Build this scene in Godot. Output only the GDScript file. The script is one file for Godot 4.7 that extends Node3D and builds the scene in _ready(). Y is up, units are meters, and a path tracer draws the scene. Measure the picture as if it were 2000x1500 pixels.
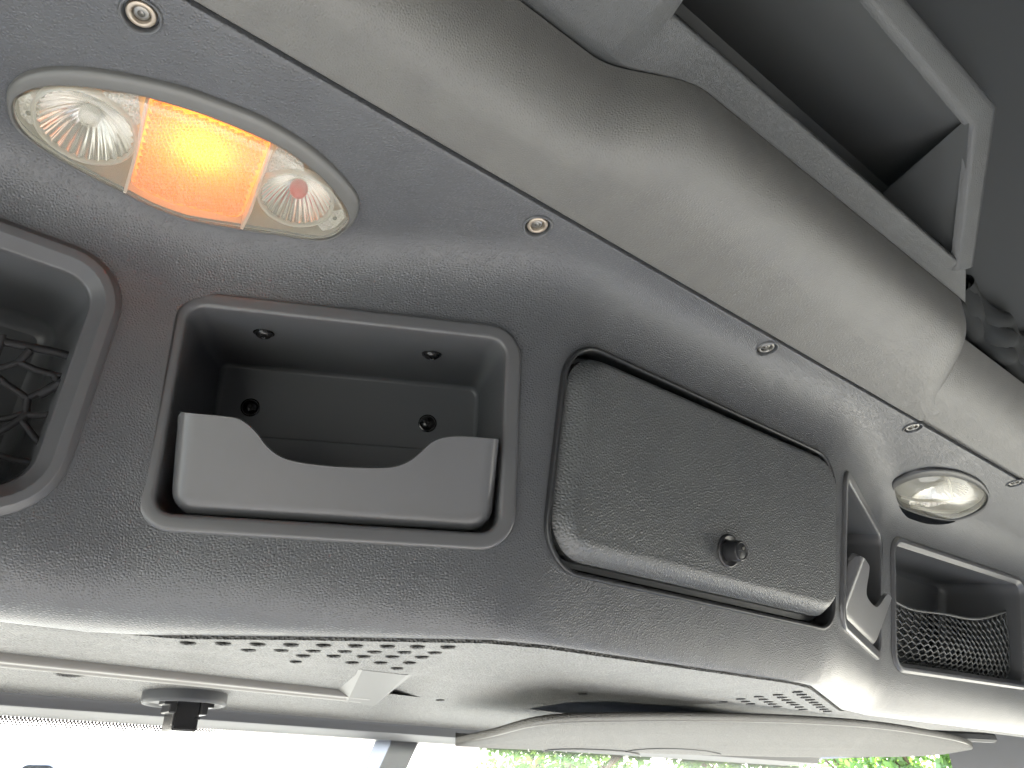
extends Node3D
# The overhead console above a lorry's windscreen, seen from the driver's side. Units are metres, the camera is the origin.

var M := {}
var used := {}

# ---------------------------------------------------------------- naming
func numbered(called: String) -> String:
	used[called] = used.get(called, 0) + 1
	return called if used[called] == 1 else "%s_%03d" % [called, used[called] - 1]

func tag(o: Node, label: String, category: String, group := "") -> Node:
	o.set_meta("label", label)
	o.set_meta("category", category)
	if group != "":
		o.set_meta("group", group)
	return o

func thing(called: String, label: String, category: String, tf := Transform3D(), group := "") -> Node3D:
	var o := Node3D.new()
	o.name = numbered(called)
	add_child(o)
	o.transform = tf
	tag(o, label, category, group)
	return o

func part(called: String, mesh: Mesh, m: Material, parent: Node, tf := Transform3D()) -> MeshInstance3D:
	var o := MeshInstance3D.new()
	o.mesh = mesh
	o.material_override = m
	o.name = numbered(called) if parent == self else called
	o.transform = tf
	parent.add_child(o, true)
	return o

# ---------------------------------------------------------------- mesh building
class MB:
	var v := PackedVector3Array()
	var n := PackedVector3Array()
	var uv := PackedVector2Array()
	var ix := PackedInt32Array()
	func vert(p: Vector3, nn: Vector3, u := Vector2.ZERO) -> int:
		v.append(p)
		n.append(nn)
		uv.append(u)
		return v.size() - 1
	func tri(a: int, b: int, c: int) -> void:
		var g := (v[c] - v[a]).cross(v[b] - v[a])
		if g.dot(n[a] + n[b] + n[c]) < 0.0:
			ix.append_array([a, c, b])
		else:
			ix.append_array([a, b, c])
	func quad(a: int, b: int, c: int, d: int) -> void:
		tri(a, b, c)
		tri(a, c, d)
	func face(pts: Array, nn: Vector3) -> void:
		var k := []
		for p in pts:
			k.append(vert(p, nn))
		for i in range(1, k.size() - 1):
			tri(k[0], k[i], k[i + 1])
	func done() -> ArrayMesh:
		var a := []
		a.resize(Mesh.ARRAY_MAX)
		a[Mesh.ARRAY_VERTEX] = v
		a[Mesh.ARRAY_NORMAL] = n
		a[Mesh.ARRAY_TEX_UV] = uv
		a[Mesh.ARRAY_INDEX] = ix
		var m := ArrayMesh.new()
		m.add_surface_from_arrays(Mesh.PRIMITIVE_TRIANGLES, a)
		return m

# a grid of rows of points as one smooth sheet; out = rough outward direction or a point to face away from
func sheet(b: MB, rows: Array, closed: bool, away: Vector3, flip := 1.0) -> void:
	var nr := rows.size()
	var nc: int = rows[0].size()
	var first := b.v.size()
	var us := PackedFloat32Array([0.0])
	var vs := PackedFloat32Array([0.0])
	for c in range(1, nc):
		us.append(us[c - 1] + rows[nr / 2][c].distance_to(rows[nr / 2][c - 1]))
	for r in range(1, nr):
		vs.append(vs[r - 1] + rows[r][nc / 2].distance_to(rows[r - 1][nc / 2]))
	for r in nr:
		for c in nc:
			var c0: int = (c - 1 + nc) % nc if closed else maxi(c - 1, 0)
			var c1: int = (c + 1) % nc if closed else mini(c + 1, nc - 1)
			var du: Vector3 = rows[r][c1] - rows[r][c0]
			var dv: Vector3 = rows[mini(r + 1, nr - 1)][c] - rows[maxi(r - 1, 0)][c]
			var nn := du.cross(dv)
			if nn.length_squared() < 1e-24:
				nn = away
			b.vert(rows[r][c], nn.normalized() * flip, Vector2(us[c], vs[r]))
	for r in nr - 1:
		for c in (nc if closed else nc - 1):
			var d := (c + 1) % nc
			b.quad(first + r * nc + c, first + r * nc + d, first + (r + 1) * nc + d, first + (r + 1) * nc + c)

func rounded(corners: Array, radii: Array, seg := 8) -> PackedVector2Array:
	var out := PackedVector2Array()
	var k := corners.size()
	for i in k:
		var p: Vector2 = corners[i]
		var a: Vector2 = (corners[(i - 1 + k) % k] - p).normalized()
		var c: Vector2 = (corners[(i + 1) % k] - p).normalized()
		var half: float = acos(clampf(a.dot(c), -1, 1)) / 2.0
		var r: float = radii[i % radii.size()]
		var centre: Vector2 = p + (a + c).normalized() * (r / sin(half))
		var s: Vector2 = p + a * (r / tan(half)) - centre
		var e: Vector2 = p + c * (r / tan(half)) - centre
		var turn := s.angle_to(e)
		for j in seg + 1:
			out.append(centre + s.rotated(turn * j / seg))
	return dense(out, 0.012)

func dense(poly: PackedVector2Array, step: float) -> PackedVector2Array:
	var out := PackedVector2Array()
	for i in poly.size():
		var a := poly[i]
		var c := poly[(i + 1) % poly.size()]
		var m := maxi(1, int(ceil(a.distance_to(c) / step)))
		for j in m:
			out.append(a.lerp(c, float(j) / m))
	return out

# closed Catmull-Rom curve through points given as [x, y, x, y ...]
func curve2(xy: Array, per := 5) -> PackedVector2Array:
	var p := PackedVector2Array()
	for i in range(0, xy.size(), 2):
		p.append(Vector2(xy[i], xy[i + 1]))
	var out := PackedVector2Array()
	var k := p.size()
	for i in k:
		for j in per:
			out.append(p[i].cubic_interpolate(p[(i + 1) % k], p[(i - 1 + k) % k], p[(i + 2) % k], float(j) / per))
	return out

func area2(poly: PackedVector2Array) -> float:
	var s := 0.0
	for i in poly.size():
		s += poly[i].cross(poly[(i + 1) % poly.size()])
	return s / 2.0

func ccw(poly: PackedVector2Array) -> PackedVector2Array:
	if area2(poly) < 0.0:
		poly.reverse()
	return poly

# a polygon moved outwards by d along its vertex normals
func offset(poly: PackedVector2Array, d: float) -> PackedVector2Array:
	var out := PackedVector2Array()
	var k := poly.size()
	for i in k:
		var t := (poly[(i + 1) % k] - poly[(i - 1 + k) % k]).normalized()
		out.append(poly[i] + Vector2(t.y, -t.x) * d)
	return out

# signed distance, negative inside
func sd(p: Vector2, poly: PackedVector2Array) -> float:
	var d := 1e9
	var inside := false
	var b := poly[poly.size() - 1]
	for a in poly:
		var e := b - a
		var w := p - a
		var q := w - e * clampf(w.dot(e) / e.length_squared(), 0.0, 1.0)
		d = minf(d, q.length_squared())
		if (a.y > p.y) != (b.y > p.y) and p.x < (b.x - a.x) * (p.y - a.y) / (b.y - a.y) + a.x:
			inside = not inside
		b = a
	return -sqrt(d) if inside else sqrt(d)

# sweep of a section [[outward, height], ...] round an outline; each strip is smooth by itself
func ring(b: MB, poly: PackedVector2Array, strips: Array) -> void:
	for s in strips:
		var rows := []
		for q in s:
			var o := offset(poly, q[0])
			var row := PackedVector3Array()
			for p in o:
				row.append(Vector3(p.x, p.y, q[1]))
			rows.append(row)
		sheet(b, rows, true, Vector3.BACK, 1.0)

func cap(b: MB, poly: PackedVector2Array, h: float, nn := Vector3.BACK) -> void:
	var t := Geometry2D.triangulate_polygon(poly)
	var first := b.v.size()
	for p in poly:
		b.vert(Vector3(p.x, p.y, h), nn, p)
	for i in range(0, t.size(), 3):
		b.tri(first + t[i], first + t[i + 1], first + t[i + 2])

func lathe(b: MB, prof: Array, seg := 28, tf := Transform3D(), flute := 0, depth := 0.0) -> void:
	for s in prof:
		var rows := []
		for q in s:
			var row := PackedVector3Array()
			for k in seg:
				var a := TAU * k / seg
				var r: float = q[0] * (1.0 + (depth * (1.0 if k % 2 == 0 else -1.0) if flute > 0 else 0.0))
				row.append(tf * Vector3(r * cos(a), r * sin(a), q[1]))
			rows.append(row)
		sheet(b, rows, true, tf.basis.z, 1.0)

# a sheet of cells clipped to the inside of an outline, raised by a function
func pillow(b: MB, poly: PackedVector2Array, cell: float, high: Callable) -> void:
	var lo := poly[0]
	var hi := poly[0]
	for p in poly:
		lo = lo.min(p)
		hi = hi.max(p)
	lo -= Vector2.ONE * cell
	var nx := int((hi.x - lo.x) / cell) + 3
	var ny := int((hi.y - lo.y) / cell) + 3
	var pos := []
	var dist := PackedFloat32Array()
	for j in ny:
		for i in nx:
			var p := lo + Vector2(i, j) * cell
			dist.append(-sd(p, poly))
			pos.append(p)
	for j in ny - 1:
		for i in nx - 1:
			var q := [j * nx + i, j * nx + i + 1, (j + 1) * nx + i + 1, (j + 1) * nx + i]
			for t in [[0, 1, 2], [0, 2, 3]]:
				var pts := []
				for e in 3:
					var a: int = q[t[e]]
					var c: int = q[t[(e + 1) % 3]]
					if dist[a] >= 0.0:
						pts.append(pos[a])
					if (dist[a] >= 0.0) != (dist[c] >= 0.0):
						pts.append(pos[a].lerp(pos[c], dist[a] / (dist[a] - dist[c])))
				if pts.size() < 3:
					continue
				var k := []
				for p in pts:
					var h: float = high.call(p)
					var gx: float = (high.call(p + Vector2(0.0006, 0)) - high.call(p - Vector2(0.0006, 0))) / 0.0012
					var gy: float = (high.call(p + Vector2(0, 0.0006)) - high.call(p - Vector2(0, 0.0006))) / 0.0012
					k.append(b.vert(Vector3(p.x, p.y, h), Vector3(-gx, -gy, 1).normalized(), p))
				for e in range(1, k.size() - 1):
					b.tri(k[0], k[e], k[e + 1])

func tube(b: MB, path: Array, r: float, seg := 6, closed := false) -> void:
	var rows := []
	var m := path.size()
	for i in m:
		var t: Vector3 = path[(i + 1) % m if closed else mini(i + 1, m - 1)] - path[(i - 1 + m) % m if closed else maxi(i - 1, 0)]
		t = t.normalized()
		var s := t.cross(Vector3.UP if absf(t.y) < 0.9 else Vector3.RIGHT).normalized()
		var u := s.cross(t)
		var row := PackedVector3Array()
		for k in seg:
			row.append(path[i] + (s * cos(TAU * k / seg) + u * sin(TAU * k / seg)) * r)
		rows.append(row)
	if closed:
		rows.append(rows[0])
	sheet(b, rows, true, Vector3.UP, -1.0)

# a box with chamfered edges
func block(b: MB, c: Vector3, s: Vector3, ch := 0.001, basis := Basis()) -> void:
	var h := s / 2.0
	for ax in 3:
		var u := (ax + 1) % 3
		var w := (ax + 2) % 3
		for sg in [-1.0, 1.0]:
			var pts := []
			for q in [[-1, -1], [1, -1], [1, 1], [-1, 1]]:
				var p := Vector3.ZERO
				p[ax] = sg * h[ax]
				p[u] = q[0] * (h[u] - ch)
				p[w] = q[1] * (h[w] - ch)
				pts.append(c + basis * p)
			var nn := Vector3.ZERO
			nn[ax] = sg
			b.face(pts, basis * nn)
			for sg2 in [-1.0, 1.0]:
				var e := []
				for q in [[0, -1], [0, 1], [1, 1], [1, -1]]:
					var p := Vector3.ZERO
					p[ax] = sg * (h[ax] - (0.0 if q[0] == 0 else ch))
					p[u] = sg2 * (h[u] - (ch if q[0] == 0 else 0.0))
					p[w] = q[1] * (h[w] - ch)
					e.append(c + basis * p)
				var n2 := Vector3.ZERO
				n2[ax] = sg
				n2[u] = sg2
				b.face(e, (basis * n2).normalized())

# a section (list of Vector2(y, z) strips) swept along x from xa to xb, moved in z by slope * x
func along_x(b: MB, strips: Array, xs: Array, shift: Callable, flip := 1.0) -> void:
	for s in strips:
		var rows := []
		for q in s:
			var row := PackedVector3Array()
			for x in xs:
				row.append(Vector3(x, q[0], q[1] + shift.call(x)))
			rows.append(row)
		sheet(b, rows, false, Vector3.DOWN, flip)

func span(a: float, c: float, step: float) -> Array:
	var out := []
	var m := int(ceil(absf(c - a) / step))
	for i in m + 1:
		out.append(lerpf(a, c, float(i) / m))
	return out

# ---------------------------------------------------------------- materials
func lin(r: float, g: float, b: float) -> Color:
	return Color(r, g, b).linear_to_srgb()

func noise_tex(kind: int, freq: float, ret := 0, oct := 1, size := 1024, ramp: Gradient = null, seed_ := 3) -> NoiseTexture2D:
	var f := FastNoiseLite.new()
	f.noise_type = kind
	f.frequency = freq
	f.seed = seed_
	f.fractal_type = FastNoiseLite.FRACTAL_FBM if oct > 1 else FastNoiseLite.FRACTAL_NONE
	f.fractal_octaves = oct
	f.cellular_return_type = ret
	f.cellular_jitter = 1.0
	var t := NoiseTexture2D.new()
	t.width = size
	t.height = size
	t.seamless = true
	t.noise = f
	if ramp:
		t.color_ramp = ramp
	return t

func mat(called: String, c: Color, rough: float, metal := 0.0) -> StandardMaterial3D:
	var m := StandardMaterial3D.new()
	m.resource_name = called
	m.albedo_color = c
	m.roughness = rough
	m.metallic = metal
	m.cull_mode = BaseMaterial3D.CULL_DISABLED
	M[called] = m
	return m

func grained(m: StandardMaterial3D, tex: Texture2D, tile: float, depth: float) -> StandardMaterial3D:
	m.uv1_scale = Vector3.ONE / tile
	m.heightmap_enabled = true
	m.heightmap_texture = tex
	m.heightmap_scale = depth * 100.0
	return m

func make_materials() -> void:
	var leather := noise_tex(FastNoiseLite.TYPE_CELLULAR, 0.095, FastNoiseLite.RETURN_DISTANCE2_SUB, 1, 2048)
	var fine := noise_tex(FastNoiseLite.TYPE_SIMPLEX_SMOOTH, 0.06, 0, 2)
	var g := Gradient.new()
	g.offsets = [0.0, 0.5, 1.0]
	g.colors = [Color(0.93, 0.93, 0.935), Color(0.965, 0.965, 0.965), Color(1, 1, 0.995)]
	var mottle := noise_tex(FastNoiseLite.TYPE_SIMPLEX_SMOOTH, 0.008, 0, 6, 1024, g, 9)
	grained(mat("panel", lin(0.083, 0.086, 0.092), 0.33), leather, 0.30, 0.00032).albedo_texture = mottle
	grained(mat("door", lin(0.083, 0.087, 0.089), 0.34), leather, 0.36, 0.00040).albedo_texture = mottle
	grained(mat("upper", lin(0.122, 0.121, 0.114), 0.44), leather, 0.27, 0.00025).albedo_texture = mottle
	grained(mat("soffit", lin(0.083, 0.083, 0.081), 0.48), leather, 0.40, 0.0013).albedo_texture = mottle
	grained(mat("smooth", lin(0.083, 0.086, 0.091), 0.34), fine, 0.04, 0.00002)
	grained(mat("bezel", lin(0.086, 0.087, 0.091), 0.29), fine, 0.04, 0.00002)
	mat("gasket", lin(0.020, 0.021, 0.023), 0.38)
	mat("black_metal", lin(0.012, 0.012, 0.013), 0.22)
	mat("lock", lin(0.018, 0.018, 0.020), 0.28)
	mat("key_plate", lin(0.30, 0.30, 0.28), 0.30, 0.9)
	mat("brass", lin(0.40, 0.345, 0.28), 0.42, 0.7)
	mat("steel", lin(0.24, 0.235, 0.22), 0.34, 0.8)
	mat("silver", lin(0.80, 0.78, 0.74), 0.16, 1.0)
	mat("housing", lin(0.46, 0.455, 0.42), 0.45)
	mat("lamp_bezel", lin(0.115, 0.115, 0.11), 0.40)
	var clear := mat("clear", Color(0.66, 0.65, 0.59, 0.42), 0.16)
	clear.transparency = BaseMaterial3D.TRANSPARENCY_ALPHA
	var frost := mat("frost", lin(0.72, 0.70, 0.64), 0.30)
	frost.backlight_enabled = true
	frost.backlight = Color(0.8, 0.78, 0.72)
	var prism := Image.create(64, 64, false, Image.FORMAT_RGB8)
	for y in 64:
		for x in 64:
			var h := 1.0 - maxf(absf(x - 31.5), absf(y - 31.5)) / 32.0
			prism.set_pixel(x, y, Color(h, h, h))
	var prism_tex := ImageTexture.create_from_image(prism)
	var amber := mat("amber", lin(0.95, 0.56, 0.09), 0.22)
	amber.backlight_enabled = true
	amber.backlight = lin(1.0, 0.58, 0.08)
	grained(amber, prism_tex, 0.0019, 0.0006)
	grained(mat("prismatic", lin(0.70, 0.68, 0.62), 0.12), prism_tex, 0.0022, 0.0008)
	var bulb := mat("bulb", lin(1.0, 0.75, 0.35), 0.3)
	bulb.emission_enabled = true
	bulb.emission = Color(1.0, 0.72, 0.25)
	bulb.emission_energy_multiplier = 6.0
	mat("red_cap", lin(0.72, 0.01, 0.03), 0.3)
	mat("cord", lin(0.010, 0.010, 0.012), 0.75)
	mat("net", lin(0.085, 0.088, 0.088), 0.5)
	mat("fabric", lin(0.012, 0.014, 0.015), 0.95)
	grained(mat("visor", lin(0.082, 0.079, 0.071), 0.53), leather, 0.36, 0.0015).albedo_texture = mottle
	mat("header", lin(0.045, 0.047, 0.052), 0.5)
	mat("rail", lin(0.16, 0.155, 0.145), 0.32)
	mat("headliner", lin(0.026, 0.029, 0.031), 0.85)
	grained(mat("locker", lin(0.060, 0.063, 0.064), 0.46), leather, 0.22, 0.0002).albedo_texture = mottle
	var glass := mat("glass", Color(0.96, 1.0, 0.98, 0.04), 0.02)
	glass.transparency = BaseMaterial3D.TRANSPARENCY_ALPHA
	var dots := Image.create(64, 256, false, Image.FORMAT_RGBA8)
	dots.fill(Color(0.02, 0.02, 0.02, 0.0))
	for row in 8:
		for k in [-1, 0, 1]:
			var cx: float = 32.0 + 64.0 * k + (32.0 if row % 2 == 1 else 0.0)
			var cy: float = 16.0 + row * 32.0
			var rad: float = 25.0 - row * 2.5
			for y in 256:
				for x in 64:
					if Vector2(x + 0.5, y + 0.5).distance_to(Vector2(cx, cy)) < rad:
						dots.set_pixel(x, y, Color(0.02, 0.02, 0.02, 1.0))
	var frit := mat("frit", Color.WHITE, 0.4)
	frit.albedo_texture = ImageTexture.create_from_image(dots)
	frit.transparency = BaseMaterial3D.TRANSPARENCY_ALPHA
	mat("cab_wall", lin(0.165, 0.167, 0.175), 0.9)
	mat("cab_floor", lin(0.08, 0.08, 0.08), 0.9)
	mat("bounce_pale", lin(0.51, 0.51, 0.525), 0.9)  # pale tone of the added slab that bounces sunlight upwards
	mat("dash", lin(0.16, 0.16, 0.155), 0.7)
	mat("ground", lin(0.345, 0.31, 0.235), 0.9)
	mat("bark", lin(0.10, 0.075, 0.05), 0.9)
	var leaf := mat("leaf", lin(0.045, 0.085, 0.02), 0.6)
	leaf.backlight_enabled = true
	leaf.backlight = lin(0.12, 0.22, 0.04)

# ---------------------------------------------------------------- the console's shape
const LEAN := 0.231
const Y0 := 0.0787
const CX := [0.085, 0.2645, 0.58, 0.77]
const CZ := [-0.425, -0.327, -0.322, -0.39]
const SEAM := Vector2(0.2924, -0.2430)
const XA := -0.34
const XB := 1.36

func soft(d: float, w: float) -> float:
	return 0.0 if d < -w else (d if d > w else (d + w) * (d + w) / (4.0 * w))

func zb(x: float) -> float:
	var m1: float = (CZ[1] - CZ[0]) / (CX[1] - CX[0])
	var m2: float = (CZ[2] - CZ[1]) / (CX[2] - CX[1])
	var m3: float = (CZ[3] - CZ[2]) / (CX[3] - CX[2])
	return CZ[0] + m1 * soft(x - CX[0], 0.03) + (m2 - m1) * soft(x - CX[1], 0.032) + (m3 - m2) * soft(x - CX[2], 0.022) - m3 * soft(x - CX[3], 0.02)

const GX := [-0.4, 0.09, 0.1155, 0.1837, 0.2651, 0.30, 0.53, 0.5629, 0.7304, 0.80, 1.4]
const GZ := [-0.462, -0.458, -0.447, -0.397, -0.3425, -0.335, -0.329, -0.3345, -0.4070, -0.420, -0.420]
func zgroove(x: float) -> float:
	for i in GX.size() - 1:
		if x <= GX[i + 1]:
			return lerpf(GZ[i], GZ[i + 1], (x - GX[i]) / (GX[i + 1] - GX[i]))
	return GZ[-1]

func bez(out: Array, a: Vector2, c: Vector2, e: Vector2, m: int) -> void:
	for i in m:
		var t := float(i) / m
		out.append(a.lerp(c, t).lerp(c.lerp(e, t), t))

func line(out: Array, a: Vector2, c: Vector2, m: int) -> void:
	for i in m:
		out.append(a.lerp(c, float(i) / m))

func profile(x: float) -> Array:
	var z := zb(x)
	var p1 := Vector2(Y0, z)
	var zc := (z + LEAN * (0.3167 - Y0)) / (1.0 - 0.1 * LEAN)
	var p2 := Vector2(0.2815 + 0.1 * (zc + 0.352), zc)
	var pg := Vector2(Y0, minf(zgroove(x) + 0.0004, z - 0.008))
	var fd := (p2 - p1).normalized()
	var bd := (SEAM - p2).normalized()
	var b2 := minf(0.034, 0.8 * (SEAM - p2).length())
	var a1 := 0.9 * (p1 - pg).length()
	var f1a := p1 + (pg - p1).normalized() * a1
	var f1b := p1 + fd * 0.036
	var f2a := p2 - fd * 0.040
	var f2b := p2 + bd * b2
	var out := []
	out.append(pg + Vector2(0.004, 0.0003))
	out.append(pg + Vector2(0.0006, 0.0))
	line(out, pg + Vector2(0, 0.0005), f1a, 3)
	bez(out, f1a, p1, f1b, 14)
	line(out, f1b, f2a, 56)
	bez(out, f2a, p2, f2b, 18)
	line(out, f2b, SEAM - bd * 0.0008, 28)
	out.append(SEAM - bd * 0.0007)
	out.append(SEAM + Vector2(0.0006, 0.0))
	out.append(SEAM + Vector2(0.006, 0.0004))
	return out

func frame(o: Vector3, u: Vector3, n: Vector3) -> Transform3D:
	n = n.normalized()
	u = (u - n * u.dot(n)).normalized()
	return Transform3D(Basis(u, n.cross(u), n), o)

func facet(o: Vector3, slope: float) -> Transform3D:
	return frame(o, Vector3(1, 0, slope), Vector3(-slope, -LEAN, 1))

func band(o: Vector3) -> Transform3D:
	return frame(o, Vector3.RIGHT, Vector3(0, -1, 0.1))

# ---------------------------------------------------------------- features
var T0: Transform3D
var T1: Transform3D
var T2: Transform3D
var T3: Transform3D
var T4: Transform3D
var TM: Transform3D
var TR: Transform3D
var SCREWS := [Vector3(0.0112, 0.2907, -0.2598), Vector3(0.2282, 0.2911, -0.2559), Vector3(0.4456, 0.2915, -0.2524), Vector3(0.6604, 0.2917, -0.2500), Vector3(0.8742, 0.2920, -0.2478)]
const MAP_OUT := [-0.0734, -0.0089, -0.0729, -0.0039, -0.0702, 0.0040, -0.0645, 0.0117, -0.0565, 0.0187, -0.0455, 0.0256, -0.0298, 0.0329, -0.0116, 0.0393, 0.0043, 0.0425, 0.0212, 0.0448, 0.0404, 0.0442, 0.0570, 0.0409, 0.0743, 0.0341, 0.0847, 0.0274, 0.0895, 0.0210, 0.0919, 0.0126, 0.0912, 0.0016, 0.0881, -0.0078, 0.0801, -0.0144, 0.0616, -0.0222, 0.0435, -0.0298, 0.0256, -0.0366, 0.0149, -0.0395, -0.0004, -0.0403, -0.0140, -0.0388, -0.0303, -0.0372, -0.0436, -0.0350, -0.0565, -0.0316, -0.0652, -0.0272, -0.0694, -0.0220, -0.0719, -0.0151]
const MAP_LENS := [-0.0698, -0.0123, -0.0687, -0.0067, -0.0638, 0.0017, -0.0558, 0.0094, -0.0459, 0.0156, -0.0342, 0.0213, -0.0249, 0.0252, -0.0081, 0.0296, 0.0082, 0.0326, 0.0332, 0.0349, 0.0454, 0.0339, 0.0632, 0.0291, 0.0782, 0.0211, 0.0877, 0.0130, 0.0899, 0.0065, 0.0892, -0.0010, 0.0868, -0.0070, 0.0801, -0.0132, 0.0616, -0.0210, 0.0435, -0.0286, 0.0256, -0.0354, 0.0149, -0.0383, -0.0004, -0.0391, -0.0140, -0.0376, -0.0303, -0.0360, -0.0436, -0.0338, -0.0565, -0.0300, -0.0640, -0.0256, -0.0680, -0.0200]
const READ_OUT := [-0.0835, -0.0129, -0.0862, -0.0033, -0.0850, 0.0123, -0.0761, 0.0248, -0.0574, 0.0338, -0.0367, 0.0385, -0.0075, 0.0399, 0.0160, 0.0371, 0.0435, 0.0298, 0.0582, 0.0221, 0.0796, 0.0092, 0.0880, -0.0066, 0.0848, -0.0231, 0.0714, -0.0323, 0.0395, -0.0385, 0.0028, -0.0405, -0.0141, -0.0399, -0.0351, -0.0347, -0.0644, -0.0223]
const READ_LENS := [-0.0688, -0.0134, -0.0699, 0.0011, -0.0622, 0.0143, -0.0465, 0.0250, -0.0141, 0.0320, 0.0220, 0.0308, 0.0486, 0.0247, 0.0690, 0.0110, 0.0790, -0.0060, 0.0780, -0.0210, 0.0660, -0.0290, 0.0390, -0.0355, 0.0028, -0.0380, -0.0141, -0.0375, -0.0351, -0.0325, -0.0600, -0.0215]

var tray_out: PackedVector2Array
var recess: PackedVector2Array
var left_out: PackedVector2Array
var right_out: PackedVector2Array
var map_out: PackedVector2Array
var read_out: PackedVector2Array
var holes := []

func circle(r: float, seg := 28) -> PackedVector2Array:
	var o := PackedVector2Array()
	for k in seg:
		o.append(Vector2.from_angle(TAU * k / seg) * r)
	return o

func add_hole(tf: Transform3D, poly: PackedVector2Array, shrink: float) -> void:
	var o := offset(poly, -shrink)
	var lo := o[0]
	var hi := o[0]
	for p in o:
		lo = lo.min(p)
		hi = hi.max(p)
	holes.append({"inv": tf.affine_inverse(), "poly": o, "lo": lo - Vector2.ONE * 0.008, "hi": hi + Vector2.ONE * 0.008})

func hole_distance(p: Vector3) -> float:
	var d := 1.0
	for h in holes:
		var q: Vector3 = h.inv * p
		if absf(q.z) > 0.03 or q.x < h.lo.x or q.y < h.lo.y or q.x > h.hi.x or q.y > h.hi.y:
			continue
		d = minf(d, sd(Vector2(q.x, q.y), h.poly))
	return d

func make_features() -> void:
	T0 = facet(Vector3(0.0342, 0.1901, -0.3993), 0.0)
	T1 = facet(Vector3(0.1649, 0.1833, -0.3572), (CZ[1] - CZ[0]) / (CX[1] - CX[0]))
	T2 = facet(Vector3(0.4061, 0.1857, -0.3), (CZ[2] - CZ[1]) / (CX[2] - CX[1]))
	var m3: float = (CZ[3] - CZ[2]) / (CX[3] - CX[2])
	T3 = facet(Vector3(0.680, 0.1833, CZ[2] + m3 * (0.680 - CX[2]) + LEAN * (0.1833 - Y0)), m3)
	T4 = facet(Vector3(0.9193, 0.19, -0.3643), 0.0)
	TM = band(Vector3(0.04904, 0.28453, -0.32172))
	TR = band(Vector3(0.83154, 0.28629, -0.30413))
	tray_out = ccw(rounded([Vector2(-0.0935, 0.0700), Vector2(0.1034, 0.0680), Vector2(0.1034, -0.0632), Vector2(-0.0935, -0.0625)], [0.018, 0.020, 0.020, 0.019]))
	recess = ccw(rounded([Vector2(-0.1266, 0.0675), Vector2(0.1660, 0.0640), Vector2(0.1660, -0.0705), Vector2(-0.1250, -0.0712)], [0.026, 0.026, 0.018, 0.028]))
	left_out = ccw(rounded([Vector2(-0.33, 0.0650), Vector2(0.0195, 0.0650), Vector2(0.0195, -0.0765), Vector2(-0.33, -0.0765)], [0.03, 0.030, 0.034, 0.03]))
	right_out = ccw(rounded([Vector2(-0.1245, 0.0590), Vector2(0.2230, 0.0690), Vector2(0.2140, -0.0680), Vector2(-0.1245, -0.0765)], [0.020, 0.024, 0.024, 0.020]))
	map_out = ccw(curve2(MAP_OUT, 4))
	read_out = ccw(curve2(READ_OUT, 5))
	add_hole(T0, left_out, 0.004)
	add_hole(T1, tray_out, 0.004)
	add_hole(T2, recess, 0.0)
	add_hole(T3, tray_out, 0.004)
	add_hole(T4, right_out, 0.003)
	add_hole(TM, map_out, 0.0025)
	add_hole(TR, read_out, 0.002)
	for s in SCREWS:
		add_hole(band(s), circle(0.0076), 0.0)

# a grid of points clipped where distance < 0
func clipped(b: MB, rows: Array, dist: Array) -> void:
	var nr := rows.size()
	var nc: int = rows[0].size()
	var nrm := []
	for r in nr:
		var row := PackedVector3Array()
		for c in nc:
			var du: Vector3 = rows[r][mini(c + 1, nc - 1)] - rows[r][maxi(c - 1, 0)]
			var dv: Vector3 = rows[mini(r + 1, nr - 1)][c] - rows[maxi(r - 1, 0)][c]
			row.append(du.cross(dv).normalized())
		nrm.append(row)
	var id := PackedInt32Array()
	id.resize(nr * nc)
	var uvs := []
	for r in nr:
		var row := PackedVector2Array()
		for c in nc:
			row.append(Vector2(rows[r][c].x, 0.0 if r == 0 else uvs[r - 1][c].y + rows[r][c].distance_to(rows[r - 1][c])))
		uvs.append(row)
	for r in nr:
		for c in nc:
			id[r * nc + c] = b.vert(rows[r][c], nrm[r][c], uvs[r][c])
	for r in nr - 1:
		for c in nc - 1:
			var q := [[r, c], [r, c + 1], [r + 1, c + 1], [r + 1, c]]
			var least: float = minf(minf(dist[r][c], dist[r][c + 1]), minf(dist[r + 1][c], dist[r + 1][c + 1]))
			if least >= 0.0:
				b.quad(id[r * nc + c], id[r * nc + c + 1], id[(r + 1) * nc + c + 1], id[(r + 1) * nc + c])
				continue
			for t in [[0, 1, 2], [0, 2, 3]]:
				var k := []
				for e in 3:
					var a: Array = q[t[e]]
					var d: Array = q[t[(e + 1) % 3]]
					var da: float = dist[a[0]][a[1]]
					var dd: float = dist[d[0]][d[1]]
					if da >= 0.0:
						k.append(id[a[0] * nc + a[1]])
					if (da >= 0.0) != (dd >= 0.0):
						var f := da / (da - dd)
						k.append(b.vert(rows[a[0]][a[1]].lerp(rows[d[0]][d[1]], f), nrm[a[0]][a[1]].lerp(nrm[d[0]][d[1]], f).normalized(), uvs[a[0]][a[1]].lerp(uvs[d[0]][d[1]], f)))
				for e in range(1, k.size() - 1):
					b.tri(k[0], k[e], k[e + 1])

func console_panel() -> ArrayMesh:
	var xs := span(XA, XB, 0.003)
	var rows := []
	var dist := []
	var n := profile(0.0).size()
	for j in n:
		rows.append(PackedVector3Array())
		dist.append(PackedFloat32Array())
	for x in xs:
		var pr := profile(x)
		for j in n:
			var p := Vector3(x, pr[j].x, pr[j].y)
			rows[j].append(p)
			dist[j].append(hole_distance(p))
	var b := MB.new()
	clipped(b, rows, dist)
	return b.done()

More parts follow.
